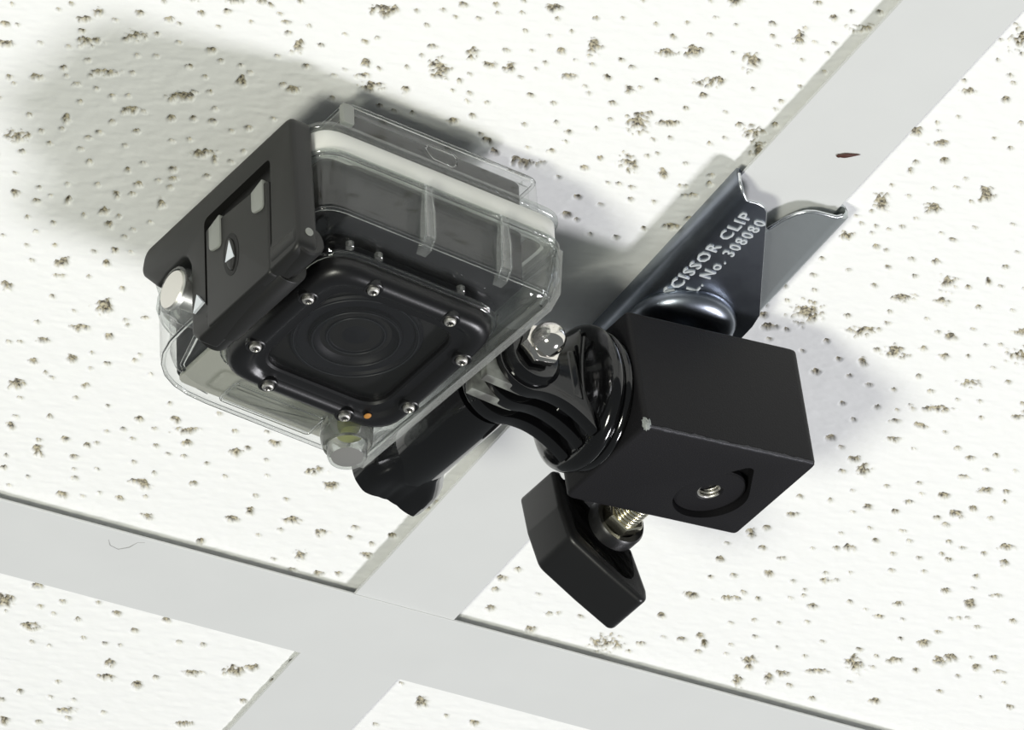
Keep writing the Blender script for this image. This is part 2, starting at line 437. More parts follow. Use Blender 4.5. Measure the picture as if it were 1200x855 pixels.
#PITS-BEGIN
PITS = [(-159.8, -150.3, 0.6, 0.5, 0.61, 1), (-150.3, -152.6, 0.6, 0.5, 0.6, 1), (-149, -155.3, 0.6, 0.5, 0.59, 1), (-142.8, -155, 1.31, 1.04, 1,
0.8), (-144.1, -152, 1.57, 0.87, 2.73, 0.8), (-155.6, -144.6, 0.6, 0.5, 0.62, 1), (-157.9, -143.6, 1.07, 1.02, -2.83, 0.8), (-148.8, -141.3, 0.62,
0.57, 0.77, 1), (-154.7, -138, 1.57, 1.22, 2.78, 0.8), (-143, -148.2, 0.87, 0.73, 0.97, 1), (-140, -145.6, 2.1, 1.31, 2.74, 0.8), (-138.5, -154.2,
0.6, 0.5, 0.59, 1), (-135.1, -158.2, 1.13, 0.78, 1.03, 0.8), (-132.5, -150.9, 2.1, 1.39, 2.75, 0.8), (-128.8, -153.6, 0.71, 0.67, 0.53, 1), (-142.9,
-142.5, 0.6, 0.5, 0.62, 1), (-128.7, -158.9, 1.16, 0.95, 2.83, 0.8), (-132.5, -163.6, 0.6, 0.5, 0.56, 1), (-126.3, -158.5, 0.6, 0.5, 0.57, 1),
(-137.2, -140.1, 0.71, 0.67, 0.57, 1), (-140.4, -135.8, 0.88, 0.68, 1.01, 1), (-138.8, -133.6, 0.6, 0.5, 0.64, 1), (-132.2, -138, 2.11, 1.23, 2.74,
0.8), (-134.2, -135.7, 0.6, 0.5, 0.63, 1), (-144, -130.7, 1.27, 1.14, 2.91, 0.8), (-149, -128.4, 0.88, 0.68, 1.02, 1), (-147.2, -127, 0.6, 0.5, 0.66,
1), (-135.6, -132, 0.79, 0.61, 2.79, 0.8), (-131.2, -132.4, 0.6, 0.5, 0.64, 1), (-127.1, -140, 0.6, 0.5, 0.62, 1), (-127, -131.2, 0.8, 0.73, 0.8, 1),
(-124.2, -133, 0.6, 0.5, 0.99, 1), (-132.1, -127.1, 0.6, 0.5, 0.65, 1), (-139.3, -118.9, 0.6, 0.52, 0.4, 1), (-129, -145.7, 0.6, 0.5, 0.6, 1),
(-125.4, -147.1, 0.6, 0.5, 0.6, 1), (-123.4, -153, 0.6, 0.5, 0.59, 1), (-124, -163.4, 0.87, 0.68, 0.99, 1), (-119.4, -166.1, 0.74, 0.69, 3.1, 1),
(-118.7, -160.9, 0.6, 0.5, 0.57, 1), (-116.2, -153.4, 1.06, 0.94, 0.86, 0.8), (-117.7, -146.7, 0.75, 0.69, 3.12, 1), (-112.8, -150.9, 0.71, 0.58,
0.96, 1), (-108.4, -151.4, 0.6, 0.5, 0.58, 1), (-113.2, -145.1, 0.6, 0.5, 0.6, 1), (-105.9, -146.9, 1.59, 0.95, 1.05, 0.8), (-105.6, -150.2, 0.6, 0.5,
0.58, 1), (-109.5, -169.9, 0.6, 0.5, 0.54, 1), (-107.1, -167.9, 0.95, 0.7, 2.78, 0.8), (-105.1, -164.8, 0.81, 0.76, -2.83, 0.8), (-113.6, -165, 0.6,
0.51, 0.55, 1), (-112.6, -171.6, 0.64, 0.6, -3.06, 1), (-102.4, -168.8, 0.6, 0.5, 0.54, 1), (-100.9, -161.8, 1.93, 0.89, 1.06, 0.8), (-101.3, -159.6,
0.61, 0.57, 0.56, 1), (-103.3, -157.3, 0.6, 0.5, 0.57, 1), (-97.2, -164.1, 0.71, 0.63, 0.83, 1), (-119.4, -169.7, 1.83, 0.61, 2.72, 0.8), (-114.6,
-171.7, 1.05, 0.61, 2.74, 0.8), (-107.7, -175.1, 0.82, 0.77, 0.53, 0.8), (-96.4, -156.6, 0.97, 0.79, 0.95, 0.8), (-89.9, -156.4, 0.6, 0.5, 0.57, 1),
(-95, -148.5, 1.33, 1.05, 2.82, 0.8), (-97.6, -149.2, 0.84, 0.78, 0.58, 0.8), (-114.3, -137.2, 2.11, 1.23, 2.74, 0.8), (-115.6, -135.4, 0.8, 0.63,
0.99, 1), (-112.7, -139.6, 0.67, 0.62, 0.61, 1), (-109.9, -140.9, 0.6, 0.51, 0.36, 1), (-121.5, -128.8, 2.11, 1.06, 2.73, 0.8), (-131.9, -120.9, 1.42,
0.9, 1.05, 0.8), (-131.1, -117.4, 0.6, 0.5, 0.67, 1), (-123, -123.7, 0.69, 0.62, 2.93, 1), (-106.3, -136.2, 0.72, 0.67, 0.57, 1), (-108.7, -131.6,
0.89, 0.68, 1, 1), (-112.7, -129.7, 0.92, 0.87, -2.93, 0.8), (-104.6, -132.4, 0.91, 0.79, 2.91, 0.8), (-109.1, -123.2, 0.64, 0.53, 2.84, 1), (-106,
-125, 0.6, 0.52, 0.4, 1), (-97.1, -133.3, 0.81, 0.73, 0.77, 1), (-99.7, -131.3, 0.6, 0.5, 0.62, 1), (-117.1, -123.1, 0.8, 0.71, 2.92, 0.8), (-125.1,
-117.1, 0.8, 0.62, 2.79, 0.8), (-123.8, -119.5, 0.69, 0.62, 2.93, 1), (-138.4, -111.5, 2.12, 1.77, 2.82, 0.8), (-135.1, -107, 0.82, 0.78, 0.44, 0.8),
(-134.7, -115.1, 0.6, 0.5, 0.68, 1), (-101.1, -122.1, 2.13, 1.07, 2.73, 0.8), (-98.3, -121.3, 1.34, 0.64, 1.06, 1), (-102.1, -121.6, 1.33, 0.89, 2.76,
0.8), (-110.7, -113.9, 0.65, 0.61, -2.96, 1), (-112.5, -110.5, 1.17, 0.53, 1.07, 1), (-104.3, -114.7, 0.9, 0.79, 0.88, 0.8), (-102.7, -111.7, 0.96,
0.72, 2.78, 0.8), (-101.9, -108.9, 0.72, 0.58, 0.97, 1), (-105.1, -110.1, 0.6, 0.53, 2.98, 1), (-108.2, -107.1, 1.17, 0.74, 1.05, 1), (-110.8, -102.4,
1.35, 0.8, 1.06, 0.8), (-107.9, -103.7, 0.68, 0.63, 0.68, 1), (-120.9, -109.8, 0.72, 0.53, 1.02, 1), (-124.5, -113.1, 0.69, 0.53, 2.79, 1), (-115.8,
-103.6, 0.6, 0.52, 0.45, 1), (-117.1, -117.7, 0.6, 0.5, 0.66, 1), (-132.8, -100.2, 0.64, 0.54, 2.83, 1), (-129.6, -94, 1.35, 0.9, 1.05, 0.8), (-126.1,
-97.5, 0.72, 0.58, 0.99, 1), (-124.3, -93.2, 0.93, 0.88, -2.85, 0.8), (-122.7, -96.3, 0.6, 0.5, 0.7, 1), (-118.7, -96.3, 1.26, 0.69, 1.07, 1),
(-121.4, -101.2, 0.6, 0.5, 0.69, 1), (-110.3, -95.9, 1.36, 0.9, 1.04, 0.8), (-107.2, -92.4, 1.18, 0.8, 1.04, 0.8), (-113.4, -93, 0.6, 0.5, 0.7, 1),
(-117.9, -88.1, 0.73, 0.58, 0.99, 1), (-123.6, -87.6, 0.6, 0.5, 0.72, 1), (-100.9, -103.4, 1.44, 0.8, 1.06, 0.8), (-119.8, -84, 0.6, 0.5, 0.73, 1),
(-102, -92.9, 0.6, 0.5, 0.69, 1), (-102.5, -90.1, 0.6, 0.5, 0.7, 1), (-97, -115.4, 0.76, 0.71, -3.09, 1), (-94.9, -121.9, 0.6, 0.5, 0.63, 1), (-94.3,
-126.1, 0.6, 0.5, 0.63, 1), (-93.9, -138.2, 0.6, 0.5, 0.6, 1), (-99.9, -96.6, 0.6, 0.5, 0.69, 1), (-131.2, -112, 0.6, 0.5, 0.68, 1), (-106.7, -95.7,
0.6, 0.5, 0.69, 1), (-86.4, -149.3, 0.6, 0.5, 0.58, 1), (-125.2, -79.9, 0.6, 0.5, 0.74, 1), (-85, -182, 0.6, 0.51, 0.51, 1), (-91, -179.4, 2.37, 1.73,
2.79, 0.8), (-77.5, -188, 0.95, 0.78, 2.86, 0.8), (-77.1, -183.8, 0.66, 0.61, 0.51, 1), (-80.5, -184.5, 0.72, 0.67, 0.51, 1), (-72.5, -185.1, 0.67,
0.61, 0.51, 1), (-71.7, -190.7, 0.66, 0.61, 0.5, 1), (-69.9, -188.4, 0.6, 0.51, 0.5, 1), (-67.2, -194.1, 0.6, 0.5, 0.49, 1), (-65.5, -190.4, 0.62,
0.52, 0.86, 1), (-60.6, -194.5, 1.59, 1.3, 2.87, 0.8), (-81, -178.9, 0.7, 0.52, 0.98, 1), (-88, -170.9, 0.61, 0.57, 0.54, 1), (-89.6, -168.8, 0.72,
0.67, 0.54, 1), (-76.5, -173.1, 1.21, 0.79, 2.76, 0.8), (-68, -174.4, 1.94, 1.05, 1.03, 0.8), (-77, -169.5, 0.6, 0.5, 0.54, 1), (-77.9, -164.9, 0.6,
0.5, 0.55, 1), (-86, -162.4, 1.32, 0.89, 1.01, 0.8), (-84.5, -158.6, 1.59, 0.7, 2.73, 0.8), (-82.8, -162, 0.6, 0.5, 0.55, 1), (-71.5, -167, 2.65,
1.58, 1.03, 0.8), (-63.1, -172.5, 1.33, 1.13, 2.92, 0.8), (-58.9, -173.3, 1.77, 0.95, 1.03, 0.8), (-55.4, -171.6, 0.6, 0.5, 0.53, 1), (-62.4, -178.2,
0.79, 0.52, 2.77, 0.8), (-62.1, -185.5, 0.6, 0.5, 0.5, 1), (-57, -186.1, 0.61, 0.56, 0.5, 1), (-58.2, -191.7, 0.6, 0.5, 0.49, 1), (-53.5, -189.2, 0.6,
0.5, 0.5, 1), (-47.1, -187.2, 2.47, 1.16, 1.04, 0.8), (-51.2, -195, 0.61, 0.56, 0.49, 1), (-46.4, -197.5, 0.6, 0.5, 0.48, 1), (-39.3, -198.5, 0.6,
0.5, 0.48, 1), (-45.4, -204.4, 0.6, 0.51, 0.47, 1), (-34, -196.2, 0.88, 0.63, 0.96, 1), (-32.1, -191.2, 2.12, 1.05, 2.74, 0.8), (-52.2, -182.6, 1.15,
0.79, 0.99, 0.8), (-53, -177.7, 0.8, 0.63, 0.93, 1), (-48.2, -181.2, 0.6, 0.51, 0.51, 1), (-44.3, -181.1, 0.67, 0.62, 0.51, 1), (-46.8, -175.7, 1.49,
0.97, 2.77, 0.8), (-53.9, -175.4, 0.6, 0.5, 0.52, 1), (-57.7, -180.4, 0.6, 0.51, 0.51, 1), (-39.7, -185.3, 0.67, 0.62, 0.5, 1), (-36.5, -183.9, 0.7,
0.61, 3, 1), (-39.3, -178.7, 1.15, 0.74, 1, 1), (-29.7, -182, 0.73, 0.67, 0.47, 1), (-42, -174.3, 0.6, 0.5, 0.52, 1), (-40.1, -172.5, 0.6, 0.5, 0.52,
1), (-33.2, -177, 1.34, 0.95, 0.97, 0.8), (-31.7, -178.7, 0.6, 0.5, 0.51, 1), (-34.2, -171.5, 0.97, 0.87, 3.09, 0.8), (-31.9, -166.7, 0.62, 0.57,
0.53, 1), (-25.9, -167.9, 3.13, 1.59, 1.03, 0.8), (-25.5, -171.8, 0.85, 0.78, 0.52, 0.8), (-29.2, -169, 0.62, 0.57, 0.53, 1), (-20.2, -170.2, 2.13,
0.89, 2.73, 0.8), (-32.9, -162.8, 0.6, 0.5, 0.54, 1), (-37.4, -159.4, 0.85, 0.78, 0.55, 0.8), (-36.4, -156.2, 0.6, 0.52, 0.55, 1), (-41.3, -161.1,
0.6, 0.5, 0.54, 1), (-45, -166.6, 0.62, 0.57, 0.54, 1), (-50.5, -167, 0.81, 0.73, 0.69, 1), (-46.9, -157.7, 0.6, 0.52, 0.55, 1), (-37.5, -152.1, 0.8,
0.62, 2.83, 0.8), (-27.1, -154.2, 0.82, 0.69, 0.85, 1), (-21.3, -155.6, 2.44, 1.59, 0.99, 0.8), (-28.4, -150, 0.92, 0.8, 2.98, 0.8), (-13, -155.1,
1.81, 0.8, 1.03, 0.8), (-31.8, -145, 0.6, 0.5, 0.57, 1), (-24.9, -140.7, 0.82, 0.69, 0.86, 1), (-19.4, -148.1, 0.63, 0.57, 0.56, 1), (-21.7, -147.6,
0.6, 0.5, 0.56, 1), (-16.5, -148.3, 0.73, 0.63, 0.79, 1), (-14.5, -144.5, 0.82, 0.69, 0.85, 1), (-9.8, -145.8, 0.67, 0.61, -2.91, 1), (-19.3, -140.4,
0.6, 0.52, 0.57, 1), (-24, -134.4, 1.1, 0.95, 0.8, 0.8), (-7.1, -136.8, 0.6, 0.5, 0.57, 1), (-10.8, -131.8, 0.75, 0.68, 0.55, 1), (-2.3, -139.8, 1.62,
0.91, 2.75, 0.8), (-66, -165.3, 0.73, 0.67, 0.54, 1), (-65.6, -161.8, 0.6, 0.52, 0.55, 1), (-62.1, -162.4, 0.6, 0.5, 0.55, 1), (-61.1, -159.9, 0.6,
0.5, 0.55, 1), (-65.2, -168.1, 0.6, 0.5, 0.54, 1), (-57.4, -161.1, 0.6, 0.52, 0.55, 1), (-81.1, -155.9, 2.38, 1.15, 2.73, 0.8), (-74.3, -157.8, 1.15,
0.79, 1.01, 0.8), (-60.6, -152.7, 1.08, 0.96, 3.04, 0.8), (-57.9, -156, 0.89, 0.63, 0.99, 1), (-53.3, -151.3, 0.68, 0.62, 0.56, 1), (-50.9, -150,
1.18, 1.05, 0.75, 0.8), (-69.4, -151.9, 0.6, 0.52, 0.57, 1), (-73.1, -150.9, 0.6, 0.5, 0.57, 1), (-76.5, -151, 0.7, 0.61, 2.97, 1), (-40.1, -146.4,
2.4, 0.99, 2.73, 0.8), (-47.7, -147.2, 1.18, 1.05, 0.75, 0.8), (-42.6, -151.4, 0.6, 0.52, 0.56, 1), (-42.6, -146.9, 1.07, 0.89, 2.88, 0.8), (-94.4,
-169.3, 0.6, 0.51, 0.54, 1), (-88.9, -159, 0.6, 0.5, 0.56, 1), (-17.6, -166.2, 0.6, 0.5, 0.53, 1), (-17.4, -160.6, 0.6, 0.52, 0.54, 1), (-18.8,
-158.9, 0.6, 0.52, 0.54, 1), (-7.6, -152.7, 0.6, 0.52, 0.55, 1), (-20.5, -164.3, 0.6, 0.5, 0.53, 1), (-16.1, -130.5, 0.6, 0.5, 0.59, 1), (-21.1,
-133.8, 0.6, 0.5, 0.58, 1), (-28.3, -211.5, 1.4, 1.27, 0.46, 0.8), (-33.2, -209.8, 0.6, 0.51, 0.46, 1), (-13.1, -218.3, 0.84, 0.76, 0.45, 0.8),
(-29.5, -205.6, 0.6, 0.5, 0.47, 1), (-33.8, -201.5, 0.6, 0.5, 0.47, 1), (-24.6, -205.1, 0.6, 0.5, 0.47, 1), (-18, -208.5, 0.83, 0.75, -2.85, 0.8),
(-27.7, -200.1, 0.7, 0.6, 3, 1), (-5.6, -218.7, 0.6, 0.5, 0.45, 1), (-7.7, -215.3, 0.89, 0.78, 0.72, 0.8), (-0.3, -215.1, 2.38, 1.14, 2.74, 0.8),
(-0.1, -220.9, 0.67, 0.61, 0.45, 1), (-11.2, -209.8, 0.6, 0.51, 0.46, 1), (-10.7, -206.6, 2.38, 1.21, 1.01, 0.8), (-7.3, -206.6, 0.6, 0.5, 0.47, 1),
(-3.2, -208, 0.6, 0.5, 0.46, 1), (-15.8, -204.8, 0.6, 0.5, 0.47, 1), (-13.2, -202.5, 0.6, 0.5, 0.47, 1), (-2.8, -204.5, 0.6, 0.5, 0.47, 1), (-6.4,
-200.5, 0.6, 0.5, 0.48, 1), (-20.4, -196.7, 0.6, 0.5, 0.48, 1), (-28.1, -193.9, 1.95, 1.57, 0.89, 0.8), (-15.5, -195.5, 2.66, 1.48, 1.01, 0.8), (-0.2,
-198.8, 0.6, 0.5, 0.48, 1), (-19.5, -186.3, 2.4, 1.59, 2.78, 0.8), (-18.4, -181.5, 1.18, 1.04, 0.69, 0.8), (-2.2, -192.6, 0.6, 0.5, 0.49, 1), (-3.3,
-186.5, 0.63, 0.57, 0.5, 1), (-3, -183.6, 0.7, 0.61, 3.03, 1), (-11.7, -178.5, 0.6, 0.5, 0.51, 1), (-19.7, -176.4, 0.6, 0.52, 0.51, 1), (-10.6,
-187.7, 0.6, 0.5, 0.5, 1), (-7.1, -176, 0.91, 0.79, 0.75, 0.8), (-3.4, -175.1, 2.15, 1.77, 2.91, 0.8), (-0.4, -179.1, 0.91, 0.71, 2.85, 0.8), (-7.6,
-170.8, 0.6, 0.5, 0.52, 1), (-9.2, -167.8, 0.6, 0.52, 0.53, 1), (-10.5, -160, 0.6, 0.52, 0.54, 1), (0.8, -170.1, 2.7, 1.17, 1.03, 0.8), (-3.6, -158.6,
0.69, 0.62, 0.54, 1), (-2.4, -155.9, 0.75, 0.68, 0.54, 1), (-6.6, -153.2, 0.6, 0.52, 0.55, 1), (-4.1, -150.6, 1.61, 0.9, 2.75, 0.8), (1, -160.5, 0.6,
0.5, 0.54, 1), (-0.4, -143.6, 0.87, 0.78, 0.56, 0.8), (26.8, -228.9, 0.6, 0.51, 0.44, 1), (26.7, -223.2, 0.6, 0.5, 0.44, 1), (27, -208.2, 0.6, 0.5,
0.46, 1), (29.4, -205.4, 1.6, 0.88, 2.75, 0.8), (29.7, -217, 0.6, 0.5, 0.45, 1), (34.6, -213.5, 0.63, 0.56, 0.46, 1), (36.4, -211.7, 0.6, 0.5, 0.46,
1), (32.9, -220.9, 0.6, 0.5, 0.45, 1), (38, -206.1, 0.99, 0.79, 0.85, 0.8), (32, -197, 0.6, 0.5, 0.48, 1), (29.2, -193.5, 0.6, 0.5, 0.49, 1), (31,
-191.2, 0.6, 0.5, 0.49, 1), (27, -189.1, 1.44, 1.29, 0.49, 0.8), (45, -200.5, 0.86, 0.77, 0.48, 0.8), (47.3, -192.2, 0.6, 0.5, 0.49, 1), (33.4,
-187.7, 1.88, 0.98, 2.75, 0.8), (42.6, -193.9, 0.6, 0.5, 0.48, 1), (32.2, -180, 0.82, 0.64, 0.88, 1), (32.6, -177.1, 1.18, 0.53, 1.01, 1), (37.3,
-182.8, 1.18, 0.74, 0.97, 1), (31.7, -171.1, 0.6, 0.5, 0.52, 1), (32.8, -165.2, 2.73, 1.34, 1.01, 0.8), (36.7, -169.3, 0.6, 0.52, 0.52, 1), (30.5,
-158.9, 0.6, 0.5, 0.53, 1), (32.7, -157, 0.64, 0.57, 0.53, 1), (35.8, -157.5, 0.6, 0.5, 0.53, 1), (39, -157.6, 0.6, 0.5, 0.53, 1), (41, -159.4, 0.7,
0.63, 0.53, 1), (43.6, -167.6, 1.85, 1.58, 0.74, 0.8), (42.1, -163.2, 0.6, 0.5, 0.52, 1), (32.3, -152.1, 1.64, 1.35, 2.93, 0.8), (44, -176.1, 0.6,
0.5, 0.51, 1), (44.4, -179.4, 0.6, 0.5, 0.5, 1), (51.2, -176.5, 2.55, 1.34, 1, 0.8), (40.2, -173.6, 0.6, 0.5, 0.51, 1), (49.6, -172.9, 0.6, 0.5, 0.51,
1), (54.6, -165.6, 0.6, 0.52, 0.52, 1), (52.8, -159.9, 0.88, 0.78, 0.53, 0.8), (61.3, -169.8, 0.6, 0.5, 0.51, 1), (32.6, -161.5, 0.6, 0.5, 0.53, 1),
(-119.3, -78.8, 0.6, 0.53, 0.74, 1), (-114.1, -81.4, 0.6, 0.5, 0.73, 1), (-116, -74.8, 0.66, 0.62, -2.88, 1), (-116.4, -64.8, 1.39, 1.32, 0.56, 0.8),
(-109.8, -76.4, 1.83, 1.6, 0.92, 0.8), (-105.8, -82.8, 0.6, 0.5, 0.72, 1), (-101.9, -84.8, 1.19, 0.8, 1.04, 0.8), (-98.7, -85.7, 0.6, 0.5, 0.7, 1),
(-101.4, -80.2, 1.19, 0.7, 1.06, 1), (-102.6, -74.5, 0.6, 0.5, 0.73, 1), (-108.2, -72.4, 1.34, 0.73, 2.73, 0.8), (-94.4, -73.8, 0.74, 0.69, 0.69, 1),
(-106.3, -65.3, 0.7, 0.64, 2.96, 1), (-94.9, -66.5, 2.3, 1.61, 1.03, 0.8), (-93.6, -65.4, 0.75, 0.69, 0.74, 1), (-100, -62.8, 0.6, 0.5, 0.74, 1),
(-104.9, -56.1, 0.7, 0.64, 2.97, 1), (-95.9, -57.8, 2.05, 1.01, 2.73, 0.8), (-88.7, -64.2, 0.6, 0.5, 0.73, 1), (-87.4, -62.8, 0.6, 0.5, 0.73, 1),
(-85.4, -66.7, 0.81, 0.55, 2.76, 0.8), (-89.1, -57.6, 1.02, 0.81, 0.99, 0.8), (-100.8, -50.8, 1.35, 1.11, 2.82, 0.8), (-104.9, -48.5, 0.65, 0.55,
2.85, 1), (-107, -47.5, 0.6, 0.5, 0.78, 1), (-99.3, -43.5, 1.21, 0.81, 1.05, 0.8), (-92.3, -47.3, 1.86, 0.81, 1.08, 0.8), (-89.7, -51.1, 0.6, 0.5,
0.75, 1), (-85.1, -49.1, 0.82, 0.74, 2.97, 0.8), (-87.3, -46.2, 0.6, 0.5, 0.76, 1), (-80.3, -54.6, 0.64, 0.59, 0.74, 1), (-80.4, -52.5, 0.6, 0.5,
0.74, 1), (-75.1, -49.5, 0.6, 0.5, 0.74, 1), (-98.7, -34.6, 1.65, 1.56, -3.03, 0.8), (-93.1, -40, 0.6, 0.5, 0.77, 1), (-95.1, -41, 0.6, 0.5, 0.77, 1),
(-85.4, -40.1, 0.94, 0.81, 0.93, 0.8), (-85.2, -35.5, 0.6, 0.5, 0.77, 1), (-66.5, -41.8, 0.6, 0.5, 0.75, 1), (-77.8, -35.9, 0.6, 0.5, 0.77, 1),
(-95.7, -30.7, 0.6, 0.5, 0.79, 1), (-87.1, -27.3, 0.66, 0.59, 0.86, 1), (-93.4, -24.4, 0.7, 0.65, 0.8, 1), (-92.7, -20.9, 1.23, 0.92, 1.02, 0.8),
(-71.1, -29.6, 0.71, 0.65, 0.77, 1), (-73.7, -27.6, 0.6, 0.5, 0.77, 1), (-69.5, -34.2, 1.04, 0.92, 0.87, 0.8), (-65.3, -32.6, 0.6, 0.5, 2.88, 1),
(-67.6, -27.4, 0.77, 0.56, 2.78, 1), (-62.4, -37.2, 1.18, 1.08, 0.75, 0.8), (-59, -34.5, 2.46, 0.85, 2.72, 0.8), (-56.6, -30.6, 1.19, 1.08, 0.76,
0.8), (-62, -27.3, 0.71, 0.65, 0.76, 1), (-83.9, -15.8, 1.89, 0.93, 1.07, 0.8), (-82, -14.1, 0.6, 0.5, 0.8, 1), (-80.1, -21.5, 1.06, 0.97, 0.79, 0.8),
(-75.1, -21.3, 0.89, 0.81, 0.78, 0.8), (-75.5, -16.6, 0.94, 0.85, 2.98, 0.8), (-73.7, -23, 0.6, 0.5, 0.78, 1), (-54.9, -26.2, 0.77, 0.7, 0.76, 1),
(-63.5, -20.1, 0.6, 0.54, 0.78, 1), (-58.3, -25.6, 0.6, 0.5, 0.76, 1), (-49.3, -25.8, 0.71, 0.65, 0.76, 1), (-45.6, -32.2, 1.65, 1.41, 2.89, 0.8),
(-44.2, -34.5, 0.77, 0.7, 0.74, 1), (-49.5, -38.7, 0.72, 0.65, 3.05, 1), (-38.6, -32.3, 0.6, 0.5, 0.74, 1), (-39.8, -38.2, 1.43, 1.09, 0.98, 0.8),
(-43.1, -41.2, 0.6, 0.5, 0.73, 1), (-55.5, -42.9, 0.6, 0.5, 0.74, 1), (-71.9, -9.8, 0.77, 0.7, 0.8, 1), (-59.5, -14, 1.65, 1.14, 2.77, 0.8), (-81.1,
-6.4, 0.6, 0.5, 0.81, 1), (-48.4, -18.4, 0.9, 0.81, 0.77, 0.8), (-35.7, -27.4, 0.6, 0.5, 0.74, 1), (-27.3, -33.2, 1.92, 1.23, 2.76, 0.8), (-69.3,
-14.8, 0.6, 0.5, 0.79, 1), (-73.7, -12.8, 0.6, 0.5, 0.79, 1), (-43.7, -23.4, 0.6, 0.5, 0.76, 1), (-21.4, -30.4, 0.9, 0.81, 0.73, 0.8), (-87.3, -6.9,
0.89, 0.81, 0.82, 0.8), (-88.8, -11, 0.6, 0.5, 0.81, 1), (-85.2, -18.9, 0.6, 0.5, 0.8, 1), (-57.7, -18.2, 0.6, 0.54, 0.77, 1), (39.7, -151.2, 1.01,
0.64, 0.97, 1), (42.2, -151, 0.6, 0.5, 0.54, 1), (36.4, -155.1, 0.6, 0.5, 0.54, 1), (49.5, -160.9, 0.6, 0.5, 0.53, 1), (53.4, -151.8, 1, 0.89, -3.09,
0.8), (48.5, -150.5, 0.7, 0.63, 0.54, 1), (45.5, -146.1, 0.83, 0.72, 3.06, 0.8), (38.5, -141.9, 0.6, 0.5, 0.55, 1), (32.8, -137.3, 0.76, 0.68, 0.53,
1), (31.4, -143, 0.6, 0.5, 0.55, 1), (35.7, -132.7, 0.6, 0.53, 0.57, 1), (29.4, -131.3, 0.7, 0.63, 0.57, 1), (32.4, -127.3, 0.6, 0.53, 0.58, 1), (29,
-124.1, 0.6, 0.5, 0.58, 1), (30.4, -120.8, 1.06, 0.95, 0.58, 0.8), (67.1, -161.8, 0.6, 0.5, 0.52, 1), (67.6, -156.3, 0.71, 0.63, 0.53, 1), (59.3,
-146.5, 2.32, 1.61, 0.94, 0.8), (52, -145.8, 0.6, 0.52, 0.55, 1), (46.1, -139.3, 0.65, 0.58, 0.56, 1), (64.2, -146.8, 0.65, 0.58, 0.54, 1), (67,
-150.3, 1.39, 0.54, 1.02, 1), (70.2, -150, 0.6, 0.5, 0.54, 1), (53.9, -137.9, 2.45, 1.11, 2.74, 0.8), (61.5, -140.1, 1.91, 1.1, 2.76, 0.8), (69.8,
-141.7, 0.77, 0.68, 0.55, 1), (76.7, -143.9, 0.6, 0.5, 0.54, 1), (38.2, -125.2, 3.27, 2.42, 0.93, 0.8), (46.4, -127.8, 0.93, 0.73, 2.88, 0.8), (41.2,
-126.4, 0.6, 0.5, 0.57, 1), (33.5, -117.6, 1.64, 1.02, 2.77, 0.8), (37.2, -118.4, 0.6, 0.53, 0.59, 1), (55.3, -128.9, 0.72, 0.64, 3.1, 1), (53.7,
-132.7, 0.6, 0.5, 0.56, 1), (52, -124.3, 2.46, 1.39, 2.76, 0.8), (62, -120.6, 2.25, 2, -3.1, 0.8), (58.2, -119.8, 0.89, 0.79, 0.58, 0.8), (66.7,
-124.2, 0.95, 0.8, 0.76, 0.8), (66.5, -130.6, 0.6, 0.53, 0.56, 1), (69.7, -130.2, 1.6, 1.08, 0.95, 0.8), (62, -133.7, 0.6, 0.5, 0.56, 1), (72.6,
-134.6, 0.6, 0.5, 0.56, 1), (82.4, -137.7, 1.65, 1.11, 2.8, 0.8), (72.2, -123.6, 1.24, 1.07, 0.71, 0.8), (78, -130.7, 0.6, 0.5, 0.56, 1), (80.5,
-132.2, 0.6, 0.5, 0.56, 1), (76.6, -125.8, 0.6, 0.5, 0.57, 1), (47, -118.2, 0.65, 0.58, 0.58, 1), (52.5, -113.7, 0.77, 0.69, 0.56, 1), (57.4, -115.1,
1.41, 0.81, 0.99, 0.8), (58.4, -114.2, 0.6, 0.5, 0.58, 1), (50.4, -107.7, 1.12, 1, -3.1, 0.8), (44.1, -113.2, 0.6, 0.5, 0.59, 1), (62.9, -108.5, 0.78,
0.65, 2.96, 1), (70.9, -115.1, 0.72, 0.64, 0.58, 1), (75.9, -111.6, 0.78, 0.65, 2.97, 1), (83.5, -124.3, 0.6, 0.53, 0.57, 1), (89.1, -121.2, 0.78,
0.69, 0.57, 1), (81.8, -117.3, 2.2, 1.12, 2.75, 0.8), (57.4, -109.5, 0.6, 0.53, 0.59, 1), (61.3, -100.4, 0.66, 0.59, 0.6, 1), (68.6, -102.1, 0.95,
0.71, 0.92, 1), (72.9, -102.9, 0.6, 0.5, 0.59, 1), (74.6, -105.6, 0.6, 0.5, 0.59, 1), (75.8, -104.7, 0.6, 0.53, 0.59, 1), (80.7, -106.9, 2.48, 0.94,
2.73, 0.8), (82.6, -111.5, 0.6, 0.5, 0.58, 1), (87.2, -112.8, 0.6, 0.53, 0.58, 1), (68.4, -109, 0.6, 0.5, 0.59, 1), (66.3, -96.2, 0.66, 0.59, 0.6, 1),
(74.6, -99.4, 1.27, 0.66, 2.75, 0.8), (80.3, -100, 1.55, 1.13, 2.83, 0.8), (90.5, -107.8, 0.61, 0.53, 0.58, 1), (97.5, -111.2, 1.38, 0.66, 2.75, 0.8),
(95.8, -115.9, 0.6, 0.5, 0.57, 1), (86.1, -100.1, 0.6, 0.5, 0.59, 1), (77.6, -93.4, 1.66, 1.13, 2.8, 0.8), (65.3, -88.4, 1.03, 0.91, 0.61, 0.8), (69,
-86.5, 0.73, 0.64, 0.61, 1), (91.5, -96.2, 0.73, 0.64, 0.6, 1), (95.8, -94.2, 0.96, 0.84, 3.11, 0.8), (100.2, -97.3, 0.74, 0.65, -3.12, 1), (83.2,
